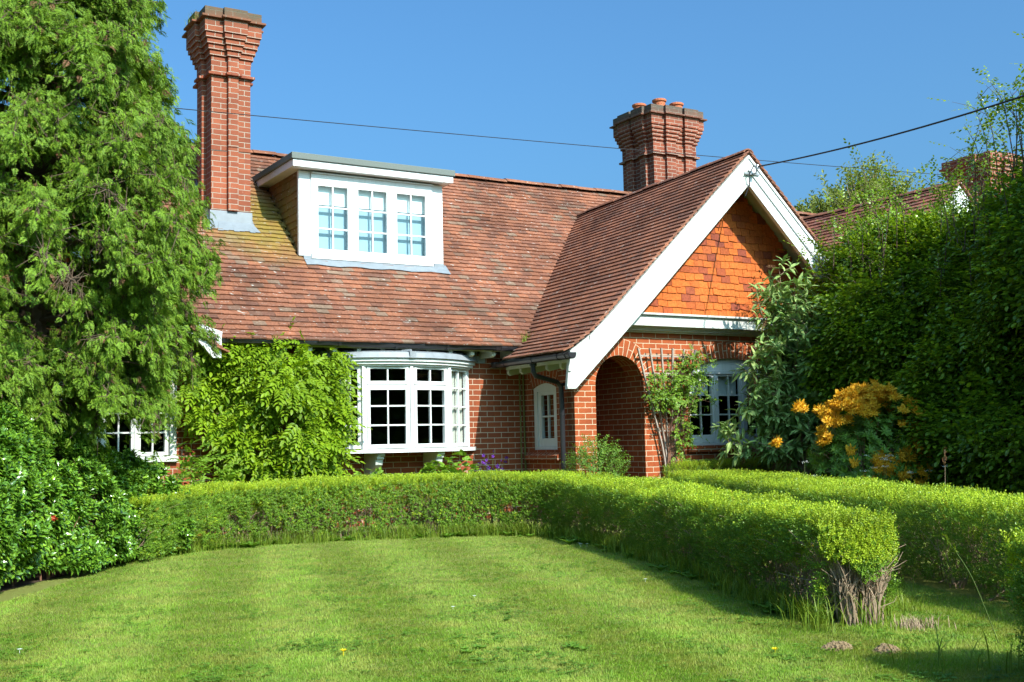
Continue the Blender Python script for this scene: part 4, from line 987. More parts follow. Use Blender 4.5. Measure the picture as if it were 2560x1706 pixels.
    if bare_end is not None:
        xx, yy, hh, ttx, tty = [float(v) for v in frame(LEN)]
        for i in range(64):
            u = R.uniform(-1, 1); o2 = u*.19; q = R.uniform(-.02, .075); e = np.array([xx-tty*o2+ttx*q, yy+ttx*o2+tty*q, hh*R.uniform(.45, .85)]); kb = o2*.22+.035*np.sign(o2); b0 = np.array([xx-tty*kb+ttx*.04+R.normal(0, .012), yy+ttx*kb+tty*.04+R.normal(0, .012), 0])
            pth = smooth_path([b0, b0*.80+e*.20+R.normal(0, .015, 3)+[0, 0, .05], b0*.45+e*.55+R.normal(0, .022, 3)+[0, 0, .05], e], 12); paths.append(pth); rad.append((R.uniform(.0035, .0065), .0018))
            for j in range(4):
                st = pth[R.integers(4, 9)]; en = st+np.array([R.normal(0, .04), R.normal(0, .04), R.uniform(.06, .16)]); paths.append(np.array([st, (st+en)/2+R.normal(0, .01, 3), en])); rad.append((.003, .001))
    tubes(paths, rad, 4).build("stems", M['twig'], root)
    return root
hedge("box_hedge", "low clipped box hedge curving round the lawn in front of the bow window and doorway", H1, 150000, (False, True), .34, 3, bare_end=.26, bare_side=1)
hedge("box_hedge", "straight low box hedge beyond the narrow grass path, below the orange azalea", H2, 100000, (True, False), .25, 5)
hedge("box_hedge", "near box hedge end cut off by the right edge, across the gap in the lawn", H3, 36000, (True, False), .2, 8)
hedge("box_hedge", "shaded short box hedge against the porch wall under the arched window", [(9.95, 12.25, .70, .5), (10.8, 12.25, .72, .5), (11.9, 12.2, .72, .5)], 10000, (True, True), .2, 9)
# ------------------------------------------------------------------ conifer
def conifer():
    root = thing("conifer_tree", "tall feathery green conifer with drooping sprays at the left edge in front of the house", "tree", (1.68, 11.55, 0))
    c0 = np.array([1.68, 11.55]); R = np.random.default_rng(17)
    def spray_t(seed):
        r = np.random.default_rng(seed); B = Bag(); sp = leaf_s(.34, .02)
        P, D, Nn, S = [], [], [], []
        n = 6
        for i in range(n):
            t = i/n; x = .08+.86*t; z = -.28*t*t
            for sg in (-1, 1):
                l = (.34*(1-t)**.7+.10)*r.uniform(.75, 1.1); d = np.array([.75, sg*.72, -.10-.35*t+r.normal(0, .08)]); d /= np.linalg.norm(d); p = np.array([x, 0, z])
                P.append(p); D.append(d); Nn.append((r.normal(0, .25), r.normal(0, .25), 1)); S.append((l*1.1, l*.8, l))
                for k in (.6,):
                    for s2 in (-1, 1):
                        q = p+d*l*k; d2 = d*.75+np.cross([0, 0, 1.], d)*s2*.65; P.append(q); D.append(d2); Nn.append((r.normal(0, .3), r.normal(0, .3), 1)); S.append((l*.5,)*3)
        P.append(np.array([.92, 0, -.27])); D.append((1, 0, -.4)); Nn.append((0, 0, 1)); S.append((.12, .1, .1))
        V, F = place(sp[0], sp[1], np.array(P), frames(np.array(D), np.array(Nn, float)), np.array(S)); return V, F[0]
    T = [spray_t(s) for s in range(6)]
    paths, rad = [], []; P, D = [], []; bare = []
    for i in range(600):
        z = 1.52+7.1*(i+R.random())/600
        up = (z-3.0)/6.2; rad_ = 1.78*(1-max(0, up)**1.1)*(1 if z > 2.6 else .66+.34*(z-1.5)/1.1); rad_ = max(.2, rad_)*R.uniform(.62, 1.08)
        a = R.uniform(0, 2*pi)
        if R.random() < .35: a = R.uniform(-2.6, .4)       # a little denser on the garden side
        dr = np.array([cos(a), sin(a), 0])
        p0 = np.array([*c0, z]); tilt = R.uniform(.05, .35)
        ts = np.linspace(0, 1, 12); pth = p0+dr*(ts*rad_)[:, None]+np.array([0, 0, 1.])*(tilt*ts*rad_*1.0-(ts**2.2)*rad_*R.uniform(.15, .55))[:, None]+R.normal(0, .012, (12, 3))*ts[:, None]
        paths.append(pth); rad.append((.012+.012*rad_, .004))
        if R.random() < .08: continue
        nsp = int(90+115*rad_); lo = R.uniform(.30, .5)
        for j in range(nsp):
            t = lo+(1-lo)*sqrt(R.random()); k = t*11; i0 = int(min(10, k)); p = pth[i0]+(pth[i0+1]-pth[i0])*(k-i0)
            sd = R.normal(0, 1); lat = np.array([-dr[1], dr[0], 0])*sd
            d = dr*.55+lat*.40+np.array([0, 0, R.uniform(-1.35, -.05)]); d /= np.linalg.norm(d)
            off = lat*R.uniform(0, .20)*(1.1-t*.5)+np.array([0, 0, R.normal(-.05, .10)])
            P.append(p+off); D.append(d)
            if R.random() < .25: paths.append(np.array([p, p+off*.6+[0, 0, -.01], p+off])); rad.append((.004, .002))
    P, D = np.array(P), np.array(D)
    # big gaps where sky and house show through
    g = vnoise(P, 1.9, 3)*.6+vnoise(P, 4.3, 8)*.4; keep = g > .30
    P, D = P[keep], D[keep]; n = len(P); Nn = unit(np.array([0, 0, 1.])+rvec(n)*.75); Rm = frames(D, Nn); S = R.uniform(.055, .125, n); which = R.integers(0, 6, n); dead = R.random(n) < .035
    B = Bag(); Bd = Bag()
    for k in range(6):
        m = (which == k) & ~dead; B.add(*place(T[k][0], T[k][1], P[m], Rm[m], S[m]))
        m = (which == k) & dead
        if m.sum(): Bd.add(*place(T[k][0], T[k][1], P[m], Rm[m], S[m]*.8))
    B.build("crown", L['conifer'], root); Bd.build("brown_sprays", L['conifer_dead'], root)
    tubes([smooth_path([(*c0, 0), (c0[0]+.03, c0[1], 3), (c0[0]-.02, c0[1]+.02, 6), (*c0, 8.8)], 12)], [(.19, .03)], 10).build("trunk", M['bark'], root)
    tubes(paths, rad, 5).build("branches", M['bark'], root)
conifer()

# ------------------------------------------------------------------ glossy evergreen shrub, lower left
def laurel():
    root = thing("evergreen_shrub", "dense glossy dark green shrub spilling onto the lawn at lower left below the conifer", "shrub", (1.2, 10.3, 0))
    R = np.random.default_rng(23)
    base = np.array([(-.6, 6.9), (.45, 8.2), (1.02, 9.1), (1.58, 9.98), (2.3, 10.95), (3.12, 11.8)]); nrm = np.array([-.86, .51])
    n = 17000
    t = R.random(n)**.85*5; i = np.minimum(4, t.astype(int)); f = (t-i)[:, None]; p2 = base[i]*(1-f)+base[i+1]*f
    hh = np.interp(t, [0, 1, 2, 3, 4, 4.6, 5], [1.52, 1.48, 1.44, 1.37, 1.28, 1.12, .88])
    a = R.uniform(-.25, pi*.66, n)                         # 0 = facing the lawn, pi/2 = top
    th = 1.0
    P = np.column_stack([p2+nrm*(.55-.62*np.cos(a)**1)[:, None], np.zeros(n)]); P[:, 2] = .10+(hh-.12)*np.clip(np.sin(np.clip(a, -.2, pi/2))*.92+.08, 0, 1); P[:, 2] = np.where(a > pi/2, hh, P[:, 2])
    P[:, :2] += nrm*np.where(a > pi/2, (a-pi/2)*1.2, 0)[:, None]
    Nn = unit(np.column_stack([-nrm[None]*np.cos(a)[:, None], np.sin(a)+.05]))
    P += Nn*((vnoise(P, 2.2, 5)-.5)*.42+(vnoise(P, 5.5, 2)-.5)*.22-np.abs(R.normal(0, .06, n)))[:, None]
    g = vnoise(P, 5, 11); k = (g > .30) & (P[:, 2] > .06); P, Nn = P[k], Nn[k]; n = len(P)
    wh = multi(leaf_t(.44, .08, -.10), [((.012*j, 0, 0), (.62, cos(j*2.3), sin(j*2.3)), (1, -cos(j*2.3)*.5, -sin(j*2.3)*.5), .078-.005*j) for j in range(6)]+[((.07, 0, 0), (1, .3, .2), (0, 0, 1), .034), ((.07, 0, 0), (1, -.3, -.1), (0, 0, 1), .030)])
    D = unit(Nn+rvec(n)*.6+np.array([0, 0, .5])); B = Bag(); B.add(*place(wh[0], wh[1], P, frames(D, rvec(n)), R.uniform(.65, 1.25, n))); B.build("foliage", L['laurel'], root)
    paths, rad = [], []
    for j in range(260):
        t = R.random()*5; i = min(4, int(t)); b = base[i]+(base[i+1]-base[i])*(t-i)+nrm*R.uniform(.1, .7); e = P[R.integers(0, n)]
        c = np.argmin(np.linalg.norm(P-np.array([*b, .7])+R.normal(0, .25, (1, 3)), axis=1)); e = P[c]; paths.append(smooth_path([(*b, 0), (b[0]+R.normal(0, .05), b[1]+R.normal(0, .05), e[2]*.4), e], 6)); rad.append((.010, .003))
    tubes(paths, rad, 5).build("stems", M['twig_red'], root)
    fl = multi(leaf_t(.5, .1, -.1), [((0, 0, 0), (.5, cos(j*1.05), sin(j*1.05)), (1, 0, 0), .034) for j in range(5)])
    q = P[np.argmin(np.linalg.norm(P-np.array([1.75, 9.95, .50]), axis=1))]; B = Bag().add(*place(fl[0], fl[1], q+R.normal(0, .02, (5, 3))+[.06, -.08, .02], frames(R.normal(0, 1, (5, 3)), rvec(5)), np.full(5, .9))); B.build("red_leaf_cluster", L['red_leaf'], root)
    mb = MB(); poly = [(*(p+nrm*.10), .004) for p in base]+[(*(p+nrm*2.2), .004) for p in base[::-1]]; mb.poly(poly); tag(mb.build("soil_bed", M['soil']), kind="structure")
laurel()
# scattered young leafy growth between the evergreen shrub and the wall
def leafy_plant(name, label, cat, P, D, tmpl, S, mat, stems=None, stem_mat=None, group=None, extra=None):
    c = P.mean(0); root = thing(name, label, cat, (c[0], c[1], 0), group); n = len(P)
    Bag().add(*place(tmpl[0], tmpl[1], P, frames(unit(D), unit(np.array([0, 0, 1.])+rvec(n)*.4)), S)).build("foliage", mat, root)
    if stems: tubes(stems[0], stems[1], 5).build("stems", stem_mat or M['green_stem'], root)
    return root
def pinnate(nl, w, ll, droop=.25):
    sp = []
    for i in range(nl):
        t = (i+1)/(nl+.6); x = .15+.8*t; z = -droop*t*t; l = ll*(1-.25*t)
        for s in (-1, 1): sp.append(((x, 0, z), (.6, s*.8, -.22), (0, 0, 1), l))
    sp.append(((1, 0, -droop), (1, 0, -.4), (0, 0, 1), ll)); return multi(leaf_t(w, .06, -.14, .38), sp)
def clump_plant(name, label, cat, c, r, h, n, tmpl, s0, s1, mat, nst=10, stem_mat=None, up=.6, group=None, seed=1, flat=1.0):
    R = np.random.default_rng(seed); a = R.uniform(0, 2*pi, n); q = np.sqrt(R.random(n)); z = h*(.25+.75*R.random(n)**.7)
    rr = r*q*(.55+.55*np.sin(np.clip(z/h, 0, 1)*pi*.75)); P = np.column_stack([c[0]+rr*np.cos(a), c[1]+rr*np.sin(a)*flat, z*(1-.25*q*q)]); P += (vnoise(P, 6, seed)[:, None]-.5)*.1
    D = np.column_stack([np.cos(a), np.sin(a), np.full(n, up)])+R.normal(0, .45, (n, 3))
    st = []; rd = []
    for i in range(nst):
        e = P[R.integers(0, n)]; st.append(smooth_path([(c[0]+R.normal(0, r*.12), c[1]+R.normal(0, r*.12), 0), ((c[0]+e[0])/2, (c[1]+e[1])/2, e[2]*.6), e], 7)); rd.append((.006, .002))
    return leafy_plant(name, label, cat, P, D, tmpl, R.uniform(s0, s1, n), mat, (st, rd), stem_mat, group)
PIN = pinnate(4, .42, .34)
clump_plant("young_shrub", "light green leafy plant with divided leaves under the left window beside the glossy shrub", "plant", (3.42, 13.25), .60, 1.12, 230, PIN, .16, .25, L['bright'], 14, seed=4)

# ------------------------------------------------------------------ wisteria on the wall
def wisteria():
    root = thing("wisteria", "bright green wisteria trained up the brick wall left of the bow window", "climber", (4.7, 13.9, 0)); R = np.random.default_rng(31)
    n = 5600; x = R.uniform(3.66, 6.05, n); z = R.uniform(.45, 2.47, n)
    # thickness of growth in front of the wall: bulges towards the right
    cx = np.clip((x-3.9)/1.9, 0, 1); th = .16+.50*np.sin(np.clip(cx, 0, 1)*pi*.80)**1.5*np.clip(np.sin((z-.35)/2.15*pi), 0, 1)**.6+.12*np.clip((z-1.9)/.5, 0, 1)
    th = th*(.55+.9*vnoise(np.column_stack([x, x*0, z]), 2.8, 6)); P = np.column_stack([x, YW-.03-th*R.random(n)**.45, z])
    dens = vnoise(P, 2.6, 4)*.5+vnoise(P, 6, 9)*.5; lowleft = np.clip((1.15-z)/.7, 0, 1)*np.clip((5.25-x)/.8, 0, 1); left = np.clip((4.35-x)/.6, 0, 1)
    ok = (dens > .425+.30*lowleft+.14*left)
    xr = 5.74-.12*np.abs(z-1.55)**2-.30*np.clip((.95-z)/.5, 0, 1)+.10*(vnoise(P, 4, 1)-.5)-.35*np.clip((z-2.25)/.25, 0, 1); ok &= x < xr
    ok &= ~((x < 3.78) & (z > .9)); ok &= (z < 2.26+.30*vnoise(np.column_stack([x, x*0, x*0]), 3.1, 2)) | (P[:, 1] < 13.55)
    P = P[ok]; n = len(P)
    D = np.column_stack([R.normal(0, .5, n), -np.abs(R.normal(.55, .35, n)), R.normal(-.35, .40, n)]); T = pinnate(5, .44, .30, .35)
    Bag().add(*place(T[0], T[1], P, frames(unit(D), unit(np.column_stack([R.normal(0, .3, n), np.full(n, -.55), np.full(n, .8)]))), R.uniform(.20, .33, n))).build("foliage", L['wisteria'], root)
    paths, rad = [], []
    paths.append(smooth_path([(4.80, 13.96, 0), (4.76, 13.93, .35), (4.82, 13.9, .66), (4.70, 13.93, .95), (4.45, 13.98, 1.4), (4.2, 14.02, 2.0), (4.3, 14.0, 2.35)], 24)); rad.append((.035, .012))
    paths.append(smooth_path([(4.82, 13.9, .6), (5.0, 13.8, .82), (5.18, 13.75, 1.0), (5.3, 13.85, 1.5), (5.2, 13.95, 2.3)], 20)); rad.append((.024, .010))
    paths.append(smooth_path([(4.70, 13.93, .75), (4.35, 13.98, .95), (4.0, 14.02, 1.2), (3.85, 14.03, 1.9)], 16)); rad.append((.018, .006))
    for i in range(60):
        e = P[R.integers(0, n)]; m = paths[R.integers(0, 3)]; s = m[R.integers(4, len(m)-1)]; paths.append(smooth_path([s, (s+e)/2+R.normal(0, .04, 3), e], 8)); rad.append((.006, .002))
    tubes(paths, rad, 6).build("stems", M['twig'], root)
wisteria()

# ------------------------------------------------------------------ trellis and climbing rose
def trellis():
    root = thing("trellis", "weathered fan shaped wooden trellis between the arched doorway and the window", "trellis", (10.24, 12.72, .5))
    for i in range(6):
        f = i/5-.5; xb, xt = 10.235+f*.13, 10.245+f*1.02; y = 12.725; w = .011
        bend = [(xb, .50), (xb+(xt-xb)*.12, .95), (xb+(xt-xb)*.55, 1.55), (xt, 2.33-.03*abs(f))]
        mb = MB(); pts = smooth_path([(a, y, b) for a, b in bend], 10)
        for k in range(9):
            (a, _, za), (b, _, zb) = pts[k], pts[k+1]; mb.hexa([(a-w, y-.013, za), (a+w, y-.013, za), (a+w, y+.013, za), (a-w, y+.013, za), (b-w, y-.013, zb), (b+w, y-.013, zb), (b+w, y+.013, zb), (b-w, y+.013, zb)])
        mb.build("upright_slat", M['grey_wood'], root)
    for z, hw in ((2.215, .49), (1.97, .43), (1.70, .37), (1.42, .28), (1.17, .20)):
        mb = MB(); mb.box((10.24-hw, 12.742, z-.012), (10.24+hw, 12.76, z+.012)); mb.build("cross_slat", M['grey_wood'], root)
    mb = MB(); mb.box((10.16, 12.70, .56), (10.32, 12.712, .60)); mb.build("cross_slat", M['grey_wood'], root)
trellis()
def rose():
    root = thing("climbing_rose", "green climbing rose scrambling over the fan trellis beside the arched doorway", "climber", (10.2, 12.6, 0)); R = np.random.default_rng(41)
    P = []
    for (x, z, rx, rz, n) in ((10.12, 1.77, .38, .24, 330), (10.50, 1.90, .20, .32, 150), (10.70, 2.02, .20, .22, 90), (10.46, 1.40, .24, .20, 80), (10.46, 1.10, .24, .13, 90), (10.02, 1.58, .24, .13, 90), (10.30, .80, .14, .2, 16), (10.9, 1.75, .22, .22, 46), (10.62, 2.22, .16, .1, 24)):
        a = R.uniform(0, 2*pi, n); q = np.sqrt(R.random(n)); P.append(np.column_stack([x+rx*q*np.cos(a), 12.68-np.abs(R.normal(.04, .10, n)), z+rz*q*np.sin(a)]))
    P = np.concatenate(P); P = P[vnoise(P, 9, 3) > .34]; n = len(P)
    T = pinnate(2, .62, .42, .1); D = R.normal(0, 1, (n, 3))*[1, .6, .8]+[0, -.5, .0]
    Bag().add(*place(T[0], T[1], P, frames(unit(D), unit(np.column_stack([R.normal(0, .3, n), np.full(n, -.6), np.full(n, .8)]))), R.uniform(.07, .115, n))).build("foliage", L['rose'], root)
    paths, rad = [], []
    for i in range(22):
        e = P[R.integers(0, n)]; x0 = 10.24+R.normal(0, .05); paths.append(smooth_path([(x0, 12.68, 0), (x0+R.normal(0, .05), 12.69, .7), ((x0+e[0])/2+R.normal(0, .05), 12.68, e[2]*.75), e], 12)); rad.append((.009, .003))
    for e in ((10.95, 12.6, 1.55), (10.88, 12.6, 2.2), (9.72, 12.62, 1.6)): paths.append(smooth_path([(10.5, 12.66, 1.7), ((10.5+e[0])/2, 12.6, e[2]+.05), e], 8)); rad.append((.004, .002))
    tubes(paths, rad, 5).build("stems", M['twig_red'], root)
rose()
SM = multi(leaf_s(.55, .1), [((.012*i, 0, 0), (.5, cos(i*2.4), sin(i*2.4)), (1, 0, 0), .024) for i in range(11)])
clump_plant("small_shrub", "small twiggy dark green shrub at the foot of the brick pier beside the downpipe", "shrub", (8.72, 12.36), .34, 1.08, 720, SM, .7, 1.4, L['shrub'], 26, M['twig'], .9, seed=6)
BR5 = multi(leaf_t(.62, .08, -.1), [((0.02, 0, 0), (1, 0, -.1), (0, 0, 1), .9), ((0, .02, 0), (.6, .7, -.1), (0, 0, 1), .75), ((0, -.02, 0), (.6, -.7, -.1), (0, 0, 1), .75)])
clump_plant("leafy_garden_plant", "broad leaved light green plant under the right half of the bow window", "plant", (7.12, 13.35), .42, .99, 190, BR5, .075, .12, L['bright'], 22, None, .5, seed=8, flat=.5)
clump_plant("leafy_garden_plant", "tiny light green plant beside the left corbel of the bow window", "plant", (6.0, 13.45), .18, .82, 42, BR5, .07, .11, L['bright'], 8, None, .6, seed=9)
def columbine():
    root = thing("columbine", "purple flowering columbine against the shaded brick wall right of the bow window", "flower", (7.85, 13.6, 0)); R = np.random.default_rng(51)
    pts = np.array([(7.84+R.normal(0, .09), 13.6+R.normal(0, .05), .68+.26*R.random()) for _ in range(15)]); pts = np.concatenate([pts, [(8.08, 13.6, .80), (8.10, 13.6, .85), (7.80, 13.58, .72)]])
    T = multi(leaf_s(.6, .12), [((0, 0, 0), (.35, cos(k*1.256), sin(k*1.256)), (1, 0, 0), .034) for k in range(5)]+[((0, 0, 0), (.9, cos(k*1.256+.6)*.5, sin(k*1.256+.6)*.5), (1, 0, 0), .02) for k in range(5)])
    D = R.normal(0, 1, (len(pts), 3))*[.6, .5, .4]+[0, -.6, -.3]; Bag().add(*place(T[0], T[1], pts, frames(unit(D), rvec(len(pts))), R.uniform(.8, 1.2, len(pts)))).build("flowers", L['purple_petal'], root)
    tubes([smooth_path([(7.88+R.normal(0, .03), 13.6, 0), (7.87, 13.6, .4), p], 6) for p in pts], [(.004, .002)]*len(pts), 4).build("stems", M['green_stem'], root)
    n = 60; P = np.column_stack([7.86+R.normal(0, .10, n), 13.6+R.normal(0, .08, n), R.uniform(.3, .64, n)]); Bag().add(*place(BR5[0], BR5[1], P, frames(R.normal(0, 1, (n, 3)), rvec(n)), np.full(n, .05))).build("foliage", L['rose'], root)
columbine()

# ------------------------------------------------------------------ buddleia
def buddleia():
    root = thing("buddleia", "tall grey green buddleia with brown dead flower heads in front of the porch window", "shrub", (11.35, 11.75, 0)); R = np.random.default_rng(61)
    paths, rad, P, D, tips = [], [], [], [], []
    c = np.array([11.55, 11.65])
    ends = [(11.42, 11.66, 3.38)]+[(11.50+R.normal(0, .20), 11.60+R.normal(0, .2), R.uniform(2.3, 3.15)) for _ in range(26)]+[(11.52+R.normal(0, .30), 11.40+R.normal(0, .25), R.uniform(1.25, 2.5)) for _ in range(54)]
    ends += [(10.55, 11.9, 1.25), (10.62, 11.7, .95), (10.75, 11.6, 1.55), (10.9, 11.5, 1.35), (10.45, 11.75, 1.0), (10.9, 11.4, .85), (12.1, 10.9, 1.3), (11.9, 10.7, 1.5), (12.0, 10.6, 1.15), (11.75, 10.8, 1.65), (11.6, 10.9, 1.2), (11.9, 10.8, 1.0), (11.3, 11.1, 1.1), (11.5, 11.0, 1.5), (11.15, 11.3, .95)]
    for e in ends:
        e = np.array(e); o = e[:2]-c; b = np.array([c[0]+R.normal(0, .10), c[1]+R.normal(0, .08), 0]); pth = smooth_path([b, b*.55+e*.45+[-o[0]*.15, -o[1]*.15, .25], b*.2+e*.8+[0, 0, .16], e], 16)
        paths.append(pth); rad.append((.014, .003)); tips.append(e)
        for k in range(5, 16):
            t = pth[min(15, k+1)]-pth[max(0, k-1)]; t = t/np.linalg.norm(t); s = unit(np.cross(t, rvec(1)[0])[None])[0]
            for sg in (-1, 1):
                for rep in range(2):
                    P.append(pth[k]+R.normal(0, .015, 3)); D.append(t*.45+s*sg*.9+np.array([0, 0, -.25])+R.normal(0, .25, 3))
            if k > 7 and R.random() < .75:
                q = pth[k]+t*.10+s*R.choice([-1, 1])*R.uniform(.12, .26)+[0, 0, .02]; paths.append(np.array([pth[k], (pth[k]+q)/2+[0, 0, .02], q])); rad.append((.005, .002)); u = unit((q-pth[k])[None])[0]
                for j in range(9): P.append(pth[k]+(q-pth[k])*R.uniform(.35, 1.05)); D.append(u*.6+rvec(1)[0]*.8)
    P, D = np.array(P), np.array(D); n = len(P); T = leaf_t(.29, .06, -.25, .40)
    Bag().add(*place(T[0], T[1], P, frames(unit(D), unit(np.array([0, -.2, 1.])+rvec(n)*.5)), R.uniform(.10, .19, n))).build("foliage", L['buddleia'], root)
    tubes(paths, rad, 5).build("stems", M['twig'], root)
    heads = [(10.88, 11.5, 2.84, -1, .3), (11.18, 11.5, 3.36, -1, .2), (10.98, 11.5, 2.62, -.6, -.6), (11.6, 11.4, 2.75, 1, -.5), (10.72, 11.6, 1.72, -.3, -1), (10.82, 11.6, 1.88, -.2, -1), (11.25, 11.3, 1.9, 0, 1), (11.2, 11.2, 1.15, 0, -1), (11.5, 11.1, 1.28, .4, -.3), (10.68, 11.75, .70, 0, 1), (11.0, 11.5, .62, .1, 1), (11.35, 11.4, 1.35, .2, -1)]
    for (x, y, z, dx, dz) in heads:
        d = unit(np.array([[dx, -.25, dz*.8]]))[0]; B = Bag(); k = 150; t = R.random(k); rr = .026*(1-t*.75); Q = np.array([x, y, z])+d*(t*.19)[:, None]+np.array([0, 0, -1.])*(t*t*.04)[:, None]+rvec(k)*rr[:, None]
        tv = leaf_s(.7, .1); B.add(*place(tv[0], tv[1], Q, frames(rvec(k), rvec(k)), R.uniform(.010, .018, k))); B.add(*[(lambda v, f: (v, list(f.values())[0] if isinstance(f, dict) else f))(b_.V[0], b_.F[4][0]) for b_ in [tubes([np.array([(x, y, z), np.array([x, y, z])+d*.16+[0, 0, -.03]])], [(.004, .002)], 4)]][0]); B.build("flower_head", L['brown_flower'], root)
buddleia()

# ------------------------------------------------------------------ orange azalea
def azalea():
    root = thing("azalea", "rounded azalea covered in orange yellow flowers in front of the dark beech hedge", "shrub", (10.45, 9.4, 0)); R = np.random.default_rng(71)
    c = np.array([10.5, 9.45, .66]); rx, ry, rz = .78, .6, .78
    n = 900; d = rvec(n); d[:, 2] = d[:, 2]*.9; P = c+d*np.array([rx, ry, rz])*(.70+.3*R.random((n, 1))); P = P[P[:, 2] > .15]; n = len(P)
    wh = multi(leaf_t(.30, .05, -.12), [((0, 0, 0), (.45, cos(j*.9), sin(j*.9)), (1, 0, 0), .075) for j in range(7)])
    Dn = unit((P-c)/np.array([rx, ry, rz])**2+[0, 0, .3]+rvec(n)*.4); Bag().add(*place(wh[0], wh[1], P, frames(Dn, rvec(n)), R.uniform(.75, 1.2, n))).build("foliage", L['azalea'], root)
    # flower trusses: a dense cap on top and scattered lower down
    fs = []
    for k in range(9):
        a, el = k*2.4, .25+.75*((k*.37) % 1); ax = np.array([el, cos(a)*(1-el*.5), sin(a)*(1-el*.5)]); ax /= np.linalg.norm(ax); r = frames(ax[None], np.array([[.3, .5, .8]]))[0]
        for j in range(5): q = np.array([.55, cos(j*1.256)*.9, sin(j*1.256)*.9]); fs.append((ax*.028, r@q, r@np.array([1, 0, 0.]), .036))
        fs.append((ax*.03, ax, r[:, 2], .05))
    T = multi(leaf_t(.42, .04, -.18), fs)
    Q = []
    m = 300; a = R.uniform(0, 2*pi, m); q = np.sqrt(R.random(m)); Q.append(np.column_stack([c[0]+.05+.74*q*np.cos(a), c[1]-.05+.5*q*np.sin(a), c[2]+.40+.48*np.sqrt(1-q*q*.96)+R.normal(0, .05, m)])); Q[0] = Q[0][vnoise(Q[0], 6, 3) > .46]
    for (x, y, z, k, s) in ((10.35, 9.6, 1.22, 5, .07), (10.25, 9.75, 1.02, 9, .10), (11.45, 9.45, 1.15, 4, .07), (11.42, 9.4, .95, 3, .05), (11.35, 9.4, .80, 3, .06), (10.75, 9.35, .80, 8, .12), (11.0, 9.3, .72, 9, .13), (10.55, 9.4, .60, 7, .10), (11.45, 9.4, .62, 4, .08), (10.9, 9.3, .52, 8, .13), (11.2, 9.35, .85, 5, .08), (11.45, 9.45, .45, 3, .06), (10.1, 9.9, 1.38, 3, .07), (10.0, 10.2, 1.0, 2, .06)): x, y = x-.46, y-.32; Q.append(np.array([x, y, z])+R.normal(0, 1, (k, 3))*[s, s*.5, s*.5])
    m = 150; dd = rvec(m); dd[:, 1] = -np.abs(dd[:, 1]); qq = c+dd*np.array([rx, ry, rz])*1.0; qq = qq[(vnoise(qq, 4, 8) > .52) & (qq[:, 2] > .4)]; Q.append(qq)
    Q = np.concatenate(Q); n = len(Q); Dn = unit(Q-c+[0, -.35, .5]+rvec(n)*.25); Bag().add(*place(T[0], T[1], Q, frames(Dn, rvec(n)), R.uniform(.95, 1.35, n))).build("flowers", L['petal'], root)
    paths = [smooth_path([(c[0]+R.normal(0, .1), c[1]+R.normal(0, .08), 0), (c+(P[i]-c)*.45)-[0, 0, .12], P[i]], 8) for i in R.integers(0, len(P), 60)]; tubes(paths, [(.010, .003)]*60, 5).build("stems", M['twig'], root)
azalea()
def cow_parsley(name, label, c, r, h, n, seed, group):
    root = thing(name, label, "wildflower", (c[0], c[1], 0), group); R = np.random.default_rng(seed)
    P = np.column_stack([c[0]+R.normal(0, r, n), c[1]+R.normal(0, r*.5, n), h*(.75+.35*R.random(n))]); st = [smooth_path([(p[0]+R.normal(0, .05), p[1]+R.normal(0, .04), 0), (p[0]+R.normal(0, .03), p[1], p[2]*.6), p], 6) for p in P]
    f = leaf_s(.9, .05); Q = np.repeat(P, 30, 0)+np.column_stack([R.normal(0, .024, n*30), R.normal(0, .024, n*30), R.normal(0, .006, n*30)]); Bag().add(*place(f[0], f[1], Q, frames(rvec(len(Q)), np.tile([0, -.3, 1.], (len(Q), 1))), np.full(len(Q), .009))).build("flowers", L['white_petal'], root)
    tubes(st, [(.003, .0015)]*n, 4).build("stems", M['green_stem'], root)
cow_parsley("cow_parsley", "white flowered cow parsley in front of the orange azalea", (10.3, 8.9), .40, .78, 20, 3, "cow parsley")
cow_parsley("cow_parsley", "white flowered cow parsley growing out of the lawn side of the curved box hedge", (6.22, 7.55), .06, .42, 4, 4, "cow parsley")
cow_parsley("cow_parsley", "white flowered cow parsley in the deep shade under the beech hedge at the right edge", (10.9, 7.7), .15, .95, 6, 5, "cow parsley")

